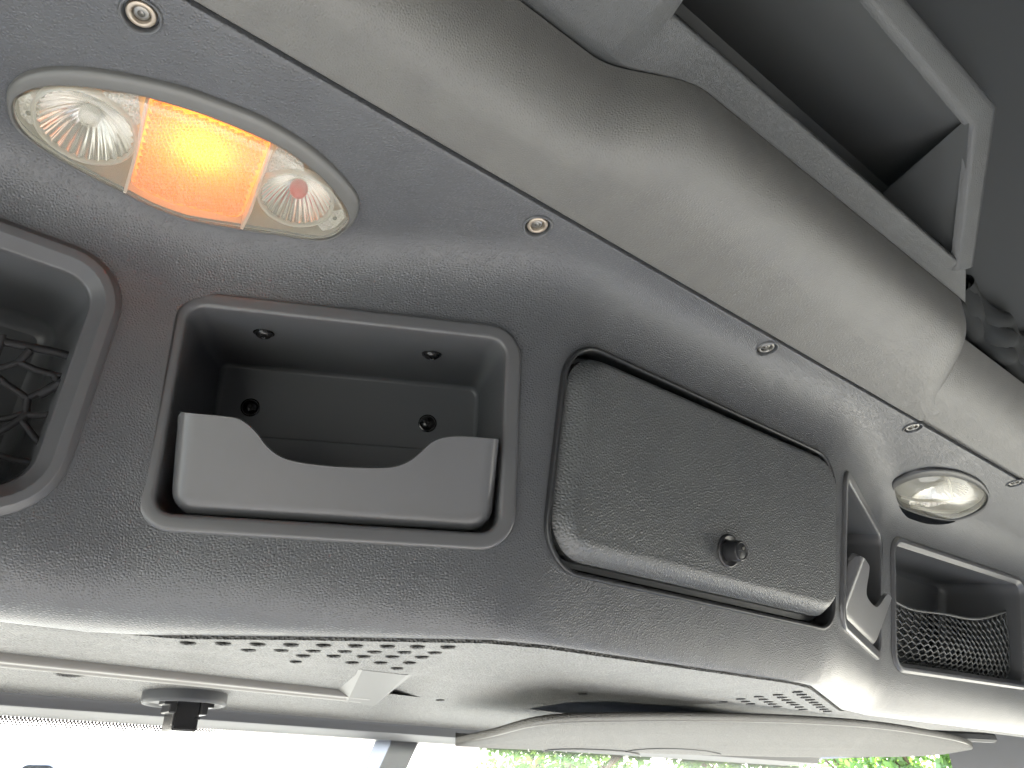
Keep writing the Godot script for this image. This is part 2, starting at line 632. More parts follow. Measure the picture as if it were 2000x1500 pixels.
# ---------------------------------------------------------------- soffit under the console
const SOFFIT_FRONT := [Vector2(-0.36, -0.5170), Vector2(0.325, -0.5787), Vector2(0.335, -0.60), Vector2(0.35, -0.640), Vector2(0.3800, -0.6680), Vector2(0.428, -0.6784), Vector2(0.4945, -0.6830), Vector2(0.525, -0.676), Vector2(0.526, -0.640), Vector2(0.512, -0.57), Vector2(0.508, -0.530), Vector2(0.523, -0.511), Vector2(0.606, -0.495), Vector2(0.605, -0.47), Vector2(0.622, -0.455), Vector2(0.6385, -0.4501), Vector2(0.74, -0.4360), Vector2(0.90, -0.4340), Vector2(1.38, -0.434)]
const GRILLE := [0.1377, -0.4454, 0.1530, -0.4349, 0.1684, -0.4250, 0.1831, -0.4150, 0.1977, -0.4051, 0.2120, -0.3954, 0.2265, -0.3857, 0.2399, -0.3761, 0.2536, -0.3663, 0.1729, -0.4488, 0.1879, -0.4380, 0.2029, -0.4279, 0.2176, -0.4182, 0.2315, -0.4083, 0.2455, -0.3984, 0.2597, -0.3883, 0.2083, -0.4523, 0.2230, -0.4419, 0.2375, -0.4317, 0.2512, -0.4213, 0.2657, -0.4111, 0.2433, -0.4560, 0.2574, -0.4453, 0.2714, -0.4339, 0.2773, -0.4579]
const GRILLE_FAR := [0.5738, -0.3525, 0.5910, -0.3597, 0.6092, -0.3676, 0.6270, -0.3747, 0.6456, -0.3828, 0.6633, -0.3902, 0.6821, -0.3985, 0.7013, -0.4068, 0.7189, -0.4140, 0.5786, -0.3730, 0.5962, -0.3810, 0.6145, -0.3890, 0.6327, -0.3964, 0.6495, -0.4034, 0.6692, -0.4117, 0.6889, -0.4205, 0.5832, -0.3939, 0.6018, -0.4024, 0.6204, -0.4102, 0.6374, -0.4178, 0.6569, -0.4258, 0.5893, -0.4161, 0.6071, -0.4242, 0.6250, -0.4319, 0.5948, -0.4386]
const PINS := [0.3974, -0.5823, 0.4627, -0.4760, 0.2144, -0.4752]

func soffit_edge(x: float) -> float:
	return zgroove(x) - 0.0011 * smoothstep(0.108, 0.125, x) * (1.0 - smoothstep(0.735, 0.75, x))

func soffit_poly() -> PackedVector2Array:
	var p := PackedVector2Array()
	for q in SOFFIT_FRONT:
		p.append(q)
	for x in span(1.38, -0.36, 0.012):
		p.append(Vector2(x, soffit_edge(x)))
	return p

func ridge_height(p: Vector2) -> float:
	# the shallow valley beside the block at the end of the trim rail
	var a := Vector2(0.352, -0.600)
	var c := Vector2(0.288, -0.400)
	var ab := c - a
	var t := clampf((p - a).dot(ab) / ab.length_squared(), 0.0, 1.0)
	var d := (p - a - ab * t)
	var side := d.dot(Vector2(-ab.y, ab.x).normalized())
	var w := lerpf(0.020, 0.003, t)
	return -0.0045 * (1.0 - t) * exp(-side * side / (w * w))

func roll_up(p: Vector2) -> float:
	var proud := -0.0016 * smoothstep(0.108, 0.135, p.x) * (1.0 - smoothstep(0.725, 0.745, p.x)) * (1.0 - smoothstep(0.02, 0.07, zgroove(p.x) - p.y))
	if p.x < 0.33 or p.y > zgroove(p.x) - 0.025:
		return proud
	var d := 1.0
	for i in range(1, SOFFIT_FRONT.size() - 1):
		d = minf(d, p.distance_to(Geometry2D.get_closest_point_to_segment(p, SOFFIT_FRONT[i], SOFFIT_FRONT[i + 1])))
	var t := clampf(1.0 - d / 0.016, 0.0, 1.0) * smoothstep(0.33, 0.40, p.x)
	return 0.009 * t * t + proud

func soffit(parent: Node) -> void:
	var poly := soffit_poly()
	var pts := []
	for i in range(0, GRILLE.size(), 2):
		pts.append([Vector2(GRILLE[i], GRILLE[i + 1]), 0.0035])
	for i in range(0, GRILLE_FAR.size(), 2):
		pts.append([Vector2(GRILLE_FAR[i], GRILLE_FAR[i + 1]), 0.0034])
	for i in range(0, PINS.size(), 2):
		pts.append([Vector2(PINS[i], PINS[i + 1]), 0.0030])
	var b := MB.new()
	var cell := 0.0027
	var lo := Vector2(-0.12, -0.70)
	var nx := int((1.30 - lo.x) / cell)
	var nz := int((-0.315 - lo.y) / cell)
	var rows := []
	var dist := []
	for j in nz:
		var row := PackedVector3Array()
		var dr := PackedFloat32Array()
		for i in nx:
			var p := lo + Vector2(i, nz - 1 - j) * cell
			var coarse := 0.03
			if p.y > zgroove(p.x) + 0.01:
				coarse = -0.03
			elif p.x > 0.30 or p.y < -0.52 or p.y > zgroove(p.x) - 0.012:
				coarse = -sd(p, poly)
			for h in pts:
				if absf(p.x - h[0].x) < 0.012 and absf(p.y - h[0].y) < 0.012:
					coarse = minf(coarse, p.distance_to(h[0]) - h[1])
			row.append(Vector3(p.x, Y0 - ridge_height(p) + roll_up(p), p.y))
			dr.append(coarse)
		rows.append(row)
		dist.append(dr)
	# rows now run from the cab side forwards
	rows.reverse()
	dist.reverse()
	clipped(b, rows, dist)
	var s := part("soffit", b.done(), M.soffit, parent)
	# turned-up edge of the sheet
	b = MB.new()
	var wall := []
	for hgt in [0.0, 0.0012, 0.016]:
		var row := PackedVector3Array()
		for p in poly:
			row.append(Vector3(p.x, Y0 - ridge_height(p) + roll_up(p) + hgt, p.y))
		wall.append(row)
	sheet(b, wall, true, Vector3.UP)
	part("soffit_edge", b.done(), M.soffit, s)
	var cup := MB.new()
	lathe(cup, [[[0.0052, 0.0004], [0.0047, 0.0], [0.0041, -0.0006], [0.0040, -0.008]], [[0.0040, -0.008], [0.0, -0.008]]], 20)
	var cup_mesh := cup.done()
	for h in pts:
		var k: float = h[1] / 0.0041
		part("grille_hole", cup_mesh, M.soffit, s, frame(Vector3(h[0].x, Y0 - 0.0001 + roll_up(h[0]), h[0].y), Vector3.RIGHT, Vector3.DOWN).scaled_local(Vector3(k, k, 1)))
	# ceiling of the bay that the sun visor folds into
	b = MB.new()
	sheet(b, [PackedVector3Array([Vector3(0.40, 0.0945, -0.42), Vector3(0.90, 0.0945, -0.42), Vector3(1.40, 0.0945, -0.42)]), PackedVector3Array([Vector3(0.40, 0.1000, -0.43), Vector3(0.90, 0.1000, -0.43), Vector3(1.40, 0.1000, -0.43)]), PackedVector3Array([Vector3(0.40, 0.1000, -0.84), Vector3(0.90, 0.1000, -0.84), Vector3(1.40, 0.1000, -0.84)])], false, Vector3.DOWN, -1.0)
	part("visor_bay", b.done(), M.soffit, parent)
	# the block that closes the trim rail
	b = MB.new()
	var f := [Vector3(0.263, Y0 - 0.0002, -0.478), Vector3(0.2978, Y0 - 0.0002, -0.4787), Vector3(0.352, Y0 - 0.0055, -0.615), Vector3(0.318, Y0 - 0.0055, -0.598)]
	var g := [Vector3(0.246, Y0 + 0.001, -0.482), Vector3(0.303, Y0 + 0.001, -0.4787), Vector3(0.364, Y0 + 0.001, -0.645), Vector3(0.306, Y0 + 0.001, -0.606)]
	b.face(f, (f[1] - f[0]).cross(f[2] - f[0]).normalized() * (1.0 if (f[1] - f[0]).cross(f[2] - f[0]).y < 0.0 else -1.0))
	for i in 4:
		var j := (i + 1) % 4
		var nn: Vector3 = (g[j] - g[i]).cross(f[i] - g[i]).normalized()
		var mid: Vector3 = (f[0] + f[2]) / 2.0
		b.face([g[i], g[j], f[j], f[i]], nn if nn.dot(g[i] - mid) > 0.0 else -nn)
	part("rail_end_block", b.done(), M.soffit, parent)

# ---------------------------------------------------------------- small fittings
func screw_meshes() -> void:
	var b := MB.new()
	lathe(b, [[[0.0088, -0.0006], [0.0088, 0.0004], [0.0084, 0.0011], [0.0078, 0.0012], [0.0072, 0.0004], [0.0070, -0.0032]], [[0.0070, -0.0032], [0.0, -0.0032]]], 32)
	M.cup_mesh = b.done()
	b = MB.new()
	lathe(b, [[[0.0061, -0.0031], [0.0061, -0.0008], [0.0057, -0.0002], [0.0046, 0.0], [0.0038, -0.0004], [0.0036, -0.0026]]], 32)
	M.washer_mesh = b.done()
	b = MB.new()
	lathe(b, [[[0.0036, -0.0030], [0.0035, -0.0018], [0.0028, -0.0013], [0.0016, -0.0012]], [[0.0016, -0.0012], [0.0012, -0.0028], [0.0, -0.0030]]], 24)
	M.head_mesh = b.done()
	b = MB.new()
	lathe(b, [[[0.0062, 0.0], [0.0062, 0.0003], [0.0052, 0.0006]], [[0.0050, 0.0002], [0.0048, 0.0012], [0.0040, 0.0023], [0.0028, 0.0030], [0.0019, 0.0032]], [[0.0019, 0.0032], [0.0014, 0.0018], [0.0, 0.0016]]], 28)
	M.dome_mesh = b.done()
	b = MB.new()
	block(b, Vector3(0, 0, 0.0026), Vector3(0.0042, 0.0009, 0.0006), 0.0001)
	block(b, Vector3(0, 0, 0.0026), Vector3(0.0009, 0.0042, 0.0006), 0.0001)
	M.cross_mesh = b.done()

func cup_screw(parent: Node, at: Vector3, brass: bool) -> void:
	var c := part("screw_cup", M.cup_mesh, M.smooth, parent, band(at))
	part("washer", M.washer_mesh, M.brass if brass else M.steel, c)
	part("screw_head", M.head_mesh, M.steel, c)

# the plastic tray with the notched front plate; local z points out of the panel
const PLATE_TOP := [-0.0824, 0.0515, -0.0762, 0.0514, -0.0549, 0.0510, -0.0486, 0.0492, -0.0419, 0.0440, -0.0361, 0.0374, -0.0284, 0.0322, -0.0166, 0.0298, 0.0015, 0.0291, 0.0230, 0.0300, 0.0337, 0.0320, 0.0411, 0.0366, 0.0461, 0.0418, 0.0512, 0.0468, 0.0609, 0.0500, 0.0767, 0.0506, 0.0878, 0.0502]

func tray(called: String, label: String, tf: Transform3D, lean: float) -> Node3D:
	var t := thing(called, label, "storage tray", tf, "storage trays set into the console")
	var b := MB.new()
	ring(b, tray_out, [[[0.0, -0.0015], [0.0, 0.0010], [-0.0004, 0.0019], [-0.0012, 0.0025], [-0.0025, 0.0027], [-0.0068, 0.0027], [-0.0082, 0.0024], [-0.0090, 0.0016], [-0.0093, 0.0], [-0.0094, -0.003]]])
	part("flange", b.done(), M.bezel, t)
	b = MB.new()
	ring(b, tray_out, [[[-0.0094, -0.003], [-0.0105, -0.050], [-0.0118, -0.0845], [-0.0130, -0.0872], [-0.0150, -0.088]]])
	cap(b, offset(tray_out, -0.0150), -0.088)
	part("liner", b.done(), M.smooth, t)
	b = MB.new()
	block(b, Vector3(0.006, -0.022, -0.085), Vector3(0.166, 0.062, 0.006), 0.0012)
	part("back_step", b.done(), M.smooth, t)
	for s in [[-0.0474, -0.0268, 0.0592], [0.0531, -0.0330, 0.0580]]:
		var o := part("screw", M.dome_mesh, M.black_metal, t, frame(Vector3(s[0], s[2], s[1]), Vector3.RIGHT, Vector3(0.0, -1, 0.03)))
		part("cross_slot", M.cross_mesh, M.black_metal, o)
	for s in [[-0.0593, 0.0286], [0.0569, 0.0275]]:
		var o := part("screw", M.dome_mesh, M.black_metal, t, Transform3D(Basis(), Vector3(s[0], s[1], -0.0879)))
		part("cross_slot", M.cross_mesh, M.black_metal, o)
	var out := PackedVector2Array()
	for q in [Vector2(0.0878, 0.012), Vector2(0.0868, 0.0065), Vector2(0.0840, 0.0020), Vector2(0.0800, -0.0010), Vector2(0.0740, -0.0024), Vector2(-0.0700, -0.0030), Vector2(-0.0755, -0.0016), Vector2(-0.0800, 0.0025), Vector2(-0.0826, 0.0085), Vector2(-0.0830, 0.014)]:
		out.append(q)
	out.reverse()
	var base := ccw(rounded([Vector2(-0.0830, 0.09), Vector2(0.0878, 0.09), Vector2(0.0878, -0.0030), Vector2(-0.0830, -0.0030)], [0.001, 0.001, 0.014, 0.014]))
	var top := PackedVector2Array()
	for i in range(0, PLATE_TOP.size(), 2):
		top.append(Vector2(PLATE_TOP[i], PLATE_TOP[i + 1]))
	var smooth_top := PackedVector2Array()
	for i in top.size() - 1:
		for j in 5:
			smooth_top.append(top[i].cubic_interpolate(top[i + 1], top[maxi(i - 1, 0)], top[mini(i + 2, top.size() - 1)], j / 5.0))
	smooth_top.append(top[top.size() - 1])
	var outline := PackedVector2Array()
	for p in smooth_top:
		outline.append(p)
	for p in base:
		if p.y < 0.049:
			outline.append(p)
	# order the lower part from the right-hand end round to the left
	var low := []
	for p in base:
		if p.y < 0.049:
			low.append(p)
	low.sort_custom(func(a, c): return (a - Vector2(0.0024, 0.06)).angle_to(Vector2(1, 0.02)) < (c - Vector2(0.0024, 0.06)).angle_to(Vector2(1, 0.02)))
	outline = PackedVector2Array()
	for p in smooth_top:
		outline.append(p)
	for p in low:
		outline.append(p)
	outline = ccw(outline)
	var r := 0.0085
	var high := func(p: Vector2) -> float:
		var d := clampf(-sd(p, base), 0.0, r)
		return sqrt(maxf(0.0, r * r - (r - d) * (r - d))) - r
	b = MB.new()
	pillow(b, outline, 0.0026, high)
	var rows := []
	for dep in [0.0, 0.0030]:
		var row := PackedVector3Array()
		for p in dense(outline, 0.004):
			row.append(Vector3(p.x, p.y, high.call(p) - dep))
		rows.append(row)
	rows.reverse()
	sheet(b, rows, true, Vector3.UP)
	rows = []
	for dep in [0.0, 0.004, 0.020]:
		var row := PackedVector3Array()
		for p in low:
			row.append(Vector3(p.x, p.y, high.call(p) - dep + 0.0001))
		rows.append(row)
	sheet(b, rows, false, Vector3.DOWN, 1.0)
	var pf := Transform3D(Basis(Vector3.RIGHT, -lean), Vector3(0.004, -0.052, -0.002))
	pf.basis = Basis(Vector3.RIGHT, Vector3(0, cos(lean), sin(lean)), Vector3(0, -sin(lean), cos(lean)))
	part("front_plate", b.done(), M.bezel, t, pf)
	return t

func door(parent: Node) -> void:
	var b := MB.new()
	ring(b, recess, [[[0.0016, -0.002], [0.0016, 0.0012], [0.0010, 0.0021], [0.0, 0.0023], [-0.0012, 0.0018], [-0.0018, 0.0], [-0.0020, -0.011]]])
	part("gasket", b.done(), M.gasket, parent, T2)
	b = MB.new()
	cap(b, offset(recess, -0.004), -0.0102)
	part("recess_floor", b.done(), M.smooth, parent, T2)
	var lid := ccw(rounded([Vector2(-0.1225, 0.0615), Vector2(0.1640, 0.0605), Vector2(0.1640, -0.0625), Vector2(-0.1205, -0.0640)], [0.024, 0.028, 0.020, 0.026], 12))
	var lo := Vector2(-0.1215, -0.0633)
	var hi := Vector2(0.1640, 0.0610)
	var high := func(p: Vector2) -> float:
		var d := -sd(p, lid)
		var ww := 0.006
		ww = maxf(ww, 0.021 * (1.0 - smoothstep(0.0, 0.035, p.x - lo.x)))
		ww = maxf(ww, 0.017 * (1.0 - smoothstep(0.0, 0.030, p.y - lo.y)))
		var t := clampf(1.0 - d / ww, 0.0, 1.0)
		return 0.0070 - 0.0090 * t * t * (0.45 + 0.55 * t) - 0.0010 * smoothstep(0.0, 1.0, (hi.y - p.y) / 0.12) * 0.0
	b = MB.new()
	pillow(b, lid, 0.0026, high)
	var rows := []
	for dep in [0.0, 0.0015, 0.0115]:
		var row := PackedVector3Array()
		for p in lid:
			row.append(Vector3(p.x, p.y, high.call(p) - dep))
		rows.append(row)
	rows.reverse()
	sheet(b, rows, true, Vector3.UP)
	var d := part("storage_door", b.done(), M.door, parent, T2)
	d.set_meta("label", "grained storage door with round key lock")
	var at := Vector3(0.0275, -0.0349, 0.0068)
	b = MB.new()
	lathe(b, [[[0.0112, -0.001], [0.0112, 0.0010], [0.0106, 0.0019], [0.0098, 0.0021], [0.0074, 0.0012], [0.0070, 0.0012]], [[0.0070, 0.0012], [0.0068, 0.0100], [0.0064, 0.0112]], [[0.0064, 0.0112], [0.0058, 0.0118], [0.0053, 0.0114], [0.0051, 0.0108]]], 40)
	var l := part("lock", b.done(), M.lock, d, Transform3D(Basis(), at))
	b = MB.new()
	lathe(b, [[[0.0052, 0.0100], [0.0050, 0.0113], [0.0, 0.0114]]], 32, Transform3D(Basis(), at))
	block(b, at + Vector3(-0.0010, 0.0004, 0.01155), Vector3(0.0052, 0.0013, 0.0006), 0.0001)
	part("key_face", b.done(), M.gasket, d)
	b = MB.new()
	block(b, at + Vector3(0.0012, 0.0020, 0.0118), Vector3(0.0022, 0.0018, 0.0006), 0.0001, Basis(Vector3.BACK, 0.5))
	part("key_shutter", b.done(), M.key_plate, d)

func pocket_bezel(parent: Node, tf: Transform3D, outline: PackedVector2Array, k: float, depth: float) -> void:
	var b := MB.new()
	ring(b, outline, [[[0.0, -0.001], [0.0, 0.0004], [-0.0006 * k, 0.0010], [-0.0036 * k, 0.0040 * k]], [[-0.0036 * k, 0.0040 * k], [-0.0040 * k, 0.0044 * k], [-0.0046 * k, 0.0046 * k], [-0.0086 * k, 0.0046 * k], [-0.0092 * k, 0.0043 * k]], [[-0.0092 * k, 0.0043 * k], [-0.0142 * k, -0.0030 * k], [-0.0149 * k, -0.0034 * k], [-0.0156 * k, -0.0044 * k], [-0.0158 * k, -0.008]]])
	part("pocket_bezel", b.done(), M.bezel, parent, tf)
	b = MB.new()
	ring(b, outline, [[[-0.0158 * k, -0.007], [-0.0165 * k, -depth + 0.012], [-0.020 * k, -depth + 0.003], [-0.027 * k, -depth]]])
	cap(b, offset(outline, -0.027 * k), -depth)
	part("pocket_liner", b.done(), M.smooth, parent, tf)

# ---------------------------------------------------------------- lamps
func radial(poly: PackedVector2Array, c: Vector2, m: int) -> PackedVector2Array:
	var out := PackedVector2Array()
	for k in m:
		var d := Vector2.from_angle(TAU * k / m)
		var best := 0.0
		for i in poly.size():
			var x = Geometry2D.segment_intersects_segment(c, c + d * 0.3, poly[i], poly[(i + 1) % poly.size()])
			if x != null:
				best = maxf(best, c.distance_to(x))
		out.append(c + d * best)
	return out

func loft(b: MB, a: PackedVector2Array, e: PackedVector2Array, steps: Array) -> void:
	var rows := []
	for s in steps:
		var row := PackedVector3Array()
		for i in a.size():
			var p := a[i].lerp(e[i], s[0])
			row.append(Vector3(p.x, p.y, s[1]))
		rows.append(row)
	sheet(b, rows, true, Vector3.BACK)

func bowl(c: Vector2, r: float, depth: float, h: float) -> ArrayMesh:
	var b := MB.new()
	var rows := []
	for j in 10:
		var s := 1.0 - j / 9.0
		var row := PackedVector3Array()
		for k in 120:
			var a := TAU * k / 120.0
			var wave := 1.0 + 0.035 * cos(a * 30.0) * s
			var q := r * maxf(s, 0.02) * wave
			row.append(Vector3(c.x + q * cos(a), c.y + q * sin(a), h - depth * (1.0 - s * s)))
		rows.append(row)
	sheet(b, rows, true, Vector3.BACK)
	return b.done()

func globe(c: Vector3, r: float, squash := 1.0) -> ArrayMesh:
	var b := MB.new()
	var s := []
	for j in 9:
		var a := -PI / 2 + PI * j / 8.0
		s.append([maxf(r * cos(a), 0.00001), r * squash * sin(a)])
	lathe(b, [s], 20, Transform3D(Basis(), c))
	return b.done()

func strip_bar(b: MB, pts: Array, w: float, h0: float, h1: float) -> void:
	for i in pts.size() - 1:
		var a: Vector2 = pts[i]
		var c: Vector2 = pts[i + 1]
		var d := (c - a)
		block(b, Vector3((a.x + c.x) / 2, (a.y + c.y) / 2, (h0 + h1) / 2), Vector3(d.length() + w * 0.5, w, h1 - h0), w * 0.2, Basis(Vector3.BACK, d.angle()))

func map_light() -> void:
	var t := thing("map_light", "oval reading lamp with a lit amber middle between two clear reflectors", "lamp", TM)
	var c := Vector2(0.010, 0.0)
	var lens_poly := ccw(curve2(MAP_LENS, 4))
	var o := radial(map_out, c, 160)
	var i := radial(lens_poly, c, 160)
	var b := MB.new()
	loft(b, o, i, [[-0.01, -0.001], [0.0, 0.0016], [0.12, 0.0030], [0.35, 0.0038], [0.8, 0.0040], [0.95, 0.0034], [1.0, 0.0024], [1.0, -0.002]])
	part("bezel", b.done(), M.lamp_bezel, t)
	b = MB.new()
	var centre := PackedVector2Array()
	for k in 160:
		centre.append(c)
	loft(b, i, centre, [[0.0, 0.002], [0.01, -0.018], [0.06, -0.022], [0.99, -0.022]])
	part("housing", b.done(), M.housing, t)
	# clear cover, gently domed
	b = MB.new()
	loft(b, i, centre, [[0.005, 0.0026], [0.02, 0.0042], [0.06, 0.0055], [0.2, 0.0068], [0.45, 0.0080], [0.75, 0.0088], [0.99, 0.0090]])
	part("clear_cover", b.done(), M.clear, t)
	# side lamps
	for q in [[Vector2(-0.0405, -0.0106), 0.0205], [Vector2(0.0600, 0.0050), 0.0178]]:
		var far: bool = q[0].x > 0.0
		var rf := part("reflector", bowl(q[0], q[1], 0.016, -0.001), M.silver, t)
		b = MB.new()
		lathe(b, [[[q[1] + 0.0022, -0.004], [q[1] + 0.0022, 0.0004], [q[1] + 0.0010, 0.0012], [q[1] * 1.03, 0.0004], [q[1] * 1.02, -0.002]]], 48, Transform3D(Basis(), Vector3(q[0].x, q[0].y, 0)))
		part("reflector_rim", b.done(), M.frost, rf)
		part("bulb", globe(Vector3(q[0].x, q[0].y + 0.002, -0.007), 0.0050, 1.2), M.red_cap if far else M.clear, rf)
	# prismatic corner pieces
	for q in [[[-0.0690, -0.0125, -0.0655, -0.0070, -0.0600, -0.0110, -0.0585, -0.0190, -0.0610, -0.0250, -0.0660, -0.0215]], [[-0.0400, 0.0130, -0.0265, 0.0215, -0.0205, 0.0060, -0.0225, 0.0030, -0.0290, 0.0075]], [[0.0370, 0.0315, 0.0520, 0.0290, 0.0560, 0.0235, 0.0445, 0.0170, 0.0390, 0.0110]], [[0.0835, 0.0120, 0.0880, 0.0080, 0.0875, -0.0030, 0.0830, -0.0090, 0.0775, -0.0060, 0.0790, 0.0060]]]:
		b = MB.new()
		var poly := PackedVector2Array()
		for k in range(0, q[0].size(), 2):
			poly.append(Vector2(q[0][k], q[0][k + 1]))
		cap(b, ccw(poly), -0.0016)
		part("prism_plate", b.done(), M.prismatic, t)
	# dividing ribs
	b = MB.new()
	strip_bar(b, [Vector2(-0.0226, 0.0240), Vector2(-0.0195, 0.006), Vector2(-0.0165, -0.014), Vector2(-0.0140, -0.0360)], 0.0016, -0.020, 0.0052)
	part("divider", b.done(), M.frost, t)
	b = MB.new()
	strip_bar(b, [Vector2(0.0340, 0.0325), Vector2(0.0385, 0.008), Vector2(0.0425, -0.012), Vector2(0.0440, -0.0265)], 0.0016, -0.020, 0.0052)
	part("divider", b.done(), M.frost, t)
	# amber window with its lit bulb
	b = MB.new()
	var am := ccw(rounded([Vector2(-0.0216, 0.0246), Vector2(0.006, 0.0306), Vector2(0.0330, 0.0334), Vector2(0.0422, -0.0240), Vector2(0.0080, -0.0345), Vector2(-0.0132, -0.0335)], [0.003, 0.01, 0.003, 0.007, 0.02, 0.006], 6))
	cap(b, am, 0.0008)
	ring(b, am, [[[0.0, -0.010], [0.0, 0.0], [-0.0004, 0.0008]]])
	var step := 0.0021
	for iy in range(-24, 24):
		for ix in range(-24, 24):
			var m := Vector2(0.010, -0.003) + Vector2(ix, iy).rotated(0.62) * step
			if sd(m, am) > -step * 0.62:
				continue
			var apex := Vector3(m.x, m.y, 0.0020)
			for e in 4:
				var p0 := m + Vector2.from_angle(0.62 + PI / 4 + e * PI / 2) * step * 0.66
				var p1 := m + Vector2.from_angle(0.62 + PI / 4 + (e + 1) * PI / 2) * step * 0.66
				var q0 := Vector3(p0.x, p0.y, 0.0009)
				var q1 := Vector3(p1.x, p1.y, 0.0009)
				b.face([q0, q1, apex], (q1 - q0).cross(apex - q0).normalized())
	part("amber_window", b.done(), M.amber, t)
	part("lit_bulb", globe(Vector3(0.0080, 0.0100, -0.0075), 0.0040, 1.0), M.bulb, t)
	var lamp := OmniLight3D.new()
	lamp.name = "lit_bulb_light"
	t.add_child(lamp)
	lamp.position = Vector3(0.0080, 0.0100, -0.0075)
	lamp.light_color = Color(1.0, 0.72, 0.40)
	lamp.light_energy = LAMP_ENERGY
	lamp.light_size = 0.004
	lamp.omni_range = 4.0
	lamp.omni_attenuation = 2.0
	lamp.shadow_enabled = true
	# fixing pegs seen through the ends of the cover
	for p in [Vector2(-0.0634, -0.0181), Vector2(0.0836, 0.0040)]:
		b = MB.new()
		lathe(b, [[[0.0012, -0.0014], [0.0011, -0.0008], [0.0, -0.0006]]], 12, Transform3D(Basis(), Vector3(p.x, p.y, 0)))
		part("peg", b.done(), M.lock, t)

func reading_light() -> void:
	var t := thing("reading_light", "small clear oval reading lamp, unlit, above the far net pocket", "lamp", TR)
	var c := Vector2(0.0, 0.0)
	var o := radial(read_out, c, 120)
	var i := radial(ccw(curve2(READ_LENS, 5)), c, 120)
	var b := MB.new()
	loft(b, o, i, [[-0.01, -0.001], [0.0, 0.0014], [0.10, 0.0028], [0.25, 0.0033], [0.85, 0.0033], [1.0, 0.0018], [1.02, -0.004]])
	part("bezel", b.done(), M.gasket, t)
	var centre := PackedVector2Array()
	for k in 120:
		centre.append(c)
	b = MB.new()
	loft(b, i, centre, [[0.0, -0.004], [0.02, -0.018], [0.99, -0.020]])
	part("housing", b.done(), M.housing, t)
	b = MB.new()
	loft(b, i, centre, [[0.0, 0.0012], [0.03, 0.0030], [0.15, 0.0060], [0.4, 0.0095], [0.7, 0.0115], [0.99, 0.0120]])
	part("clear_cover", b.done(), M.clear, t)
	part("reflector", bowl(Vector2(0.006, -0.006), 0.029, 0.014, -0.002), M.silver, t)
	b = MB.new()
	for seg in [[[-0.040, -0.026], [-0.012, -0.020], [0.014, -0.004], [0.040, 0.018]], [[-0.004, -0.033], [0.030, -0.026], [0.058, -0.010]], [[0.012, 0.004], [-0.018, 0.016], [-0.034, 0.022]]]:
		var pts := []
		for p in seg:
			pts.append(Vector2(p[0], p[1]))
		strip_bar(b, pts, 0.0016, 0.0010, 0.0040)
	part("lens_rib", b.done(), M.frost, t)
	b = MB.new()
	cap(b, ccw(PackedVector2Array([Vector2(-0.062, 0.004), Vector2(-0.056, 0.013), Vector2(-0.042, 0.019), Vector2(-0.036, 0.010), Vector2(-0.048, 0.001)])), -0.001)
	part("prism_plate", b.done(), M.prismatic, t)
	part("bulb", globe(Vector3(0.004, -0.002, -0.008), 0.0045, 1.2), M.clear, t)

# ---------------------------------------------------------------- nets
func hex_net(b: MB, place: Callable, nu: int, nv: int, r: float) -> void:
	# hexagons in a 0..1 square laid on a surface by place(u, v)
	var du := 1.0 / nu
	var dv := 1.0 / nv
	for j in nv + 1:
		for i in nu + 1:
			var off := 0.5 * (j % 2)
			var u := (i + off) * du
			var v := j * dv
			var a: Vector3 = place.call(u, v)
			var lowp: Vector3 = place.call(u, v + dv * 0.42)
			var lf: Vector3 = place.call(u - 0.5 * du, v + dv)
			var rt: Vector3 = place.call(u + 0.5 * du, v + dv)
			tube(b, [a, lowp], r, 4)
			if j < nv:
				tube(b, [lowp, lf], r, 4)
				tube(b, [lowp, rt], r, 4)

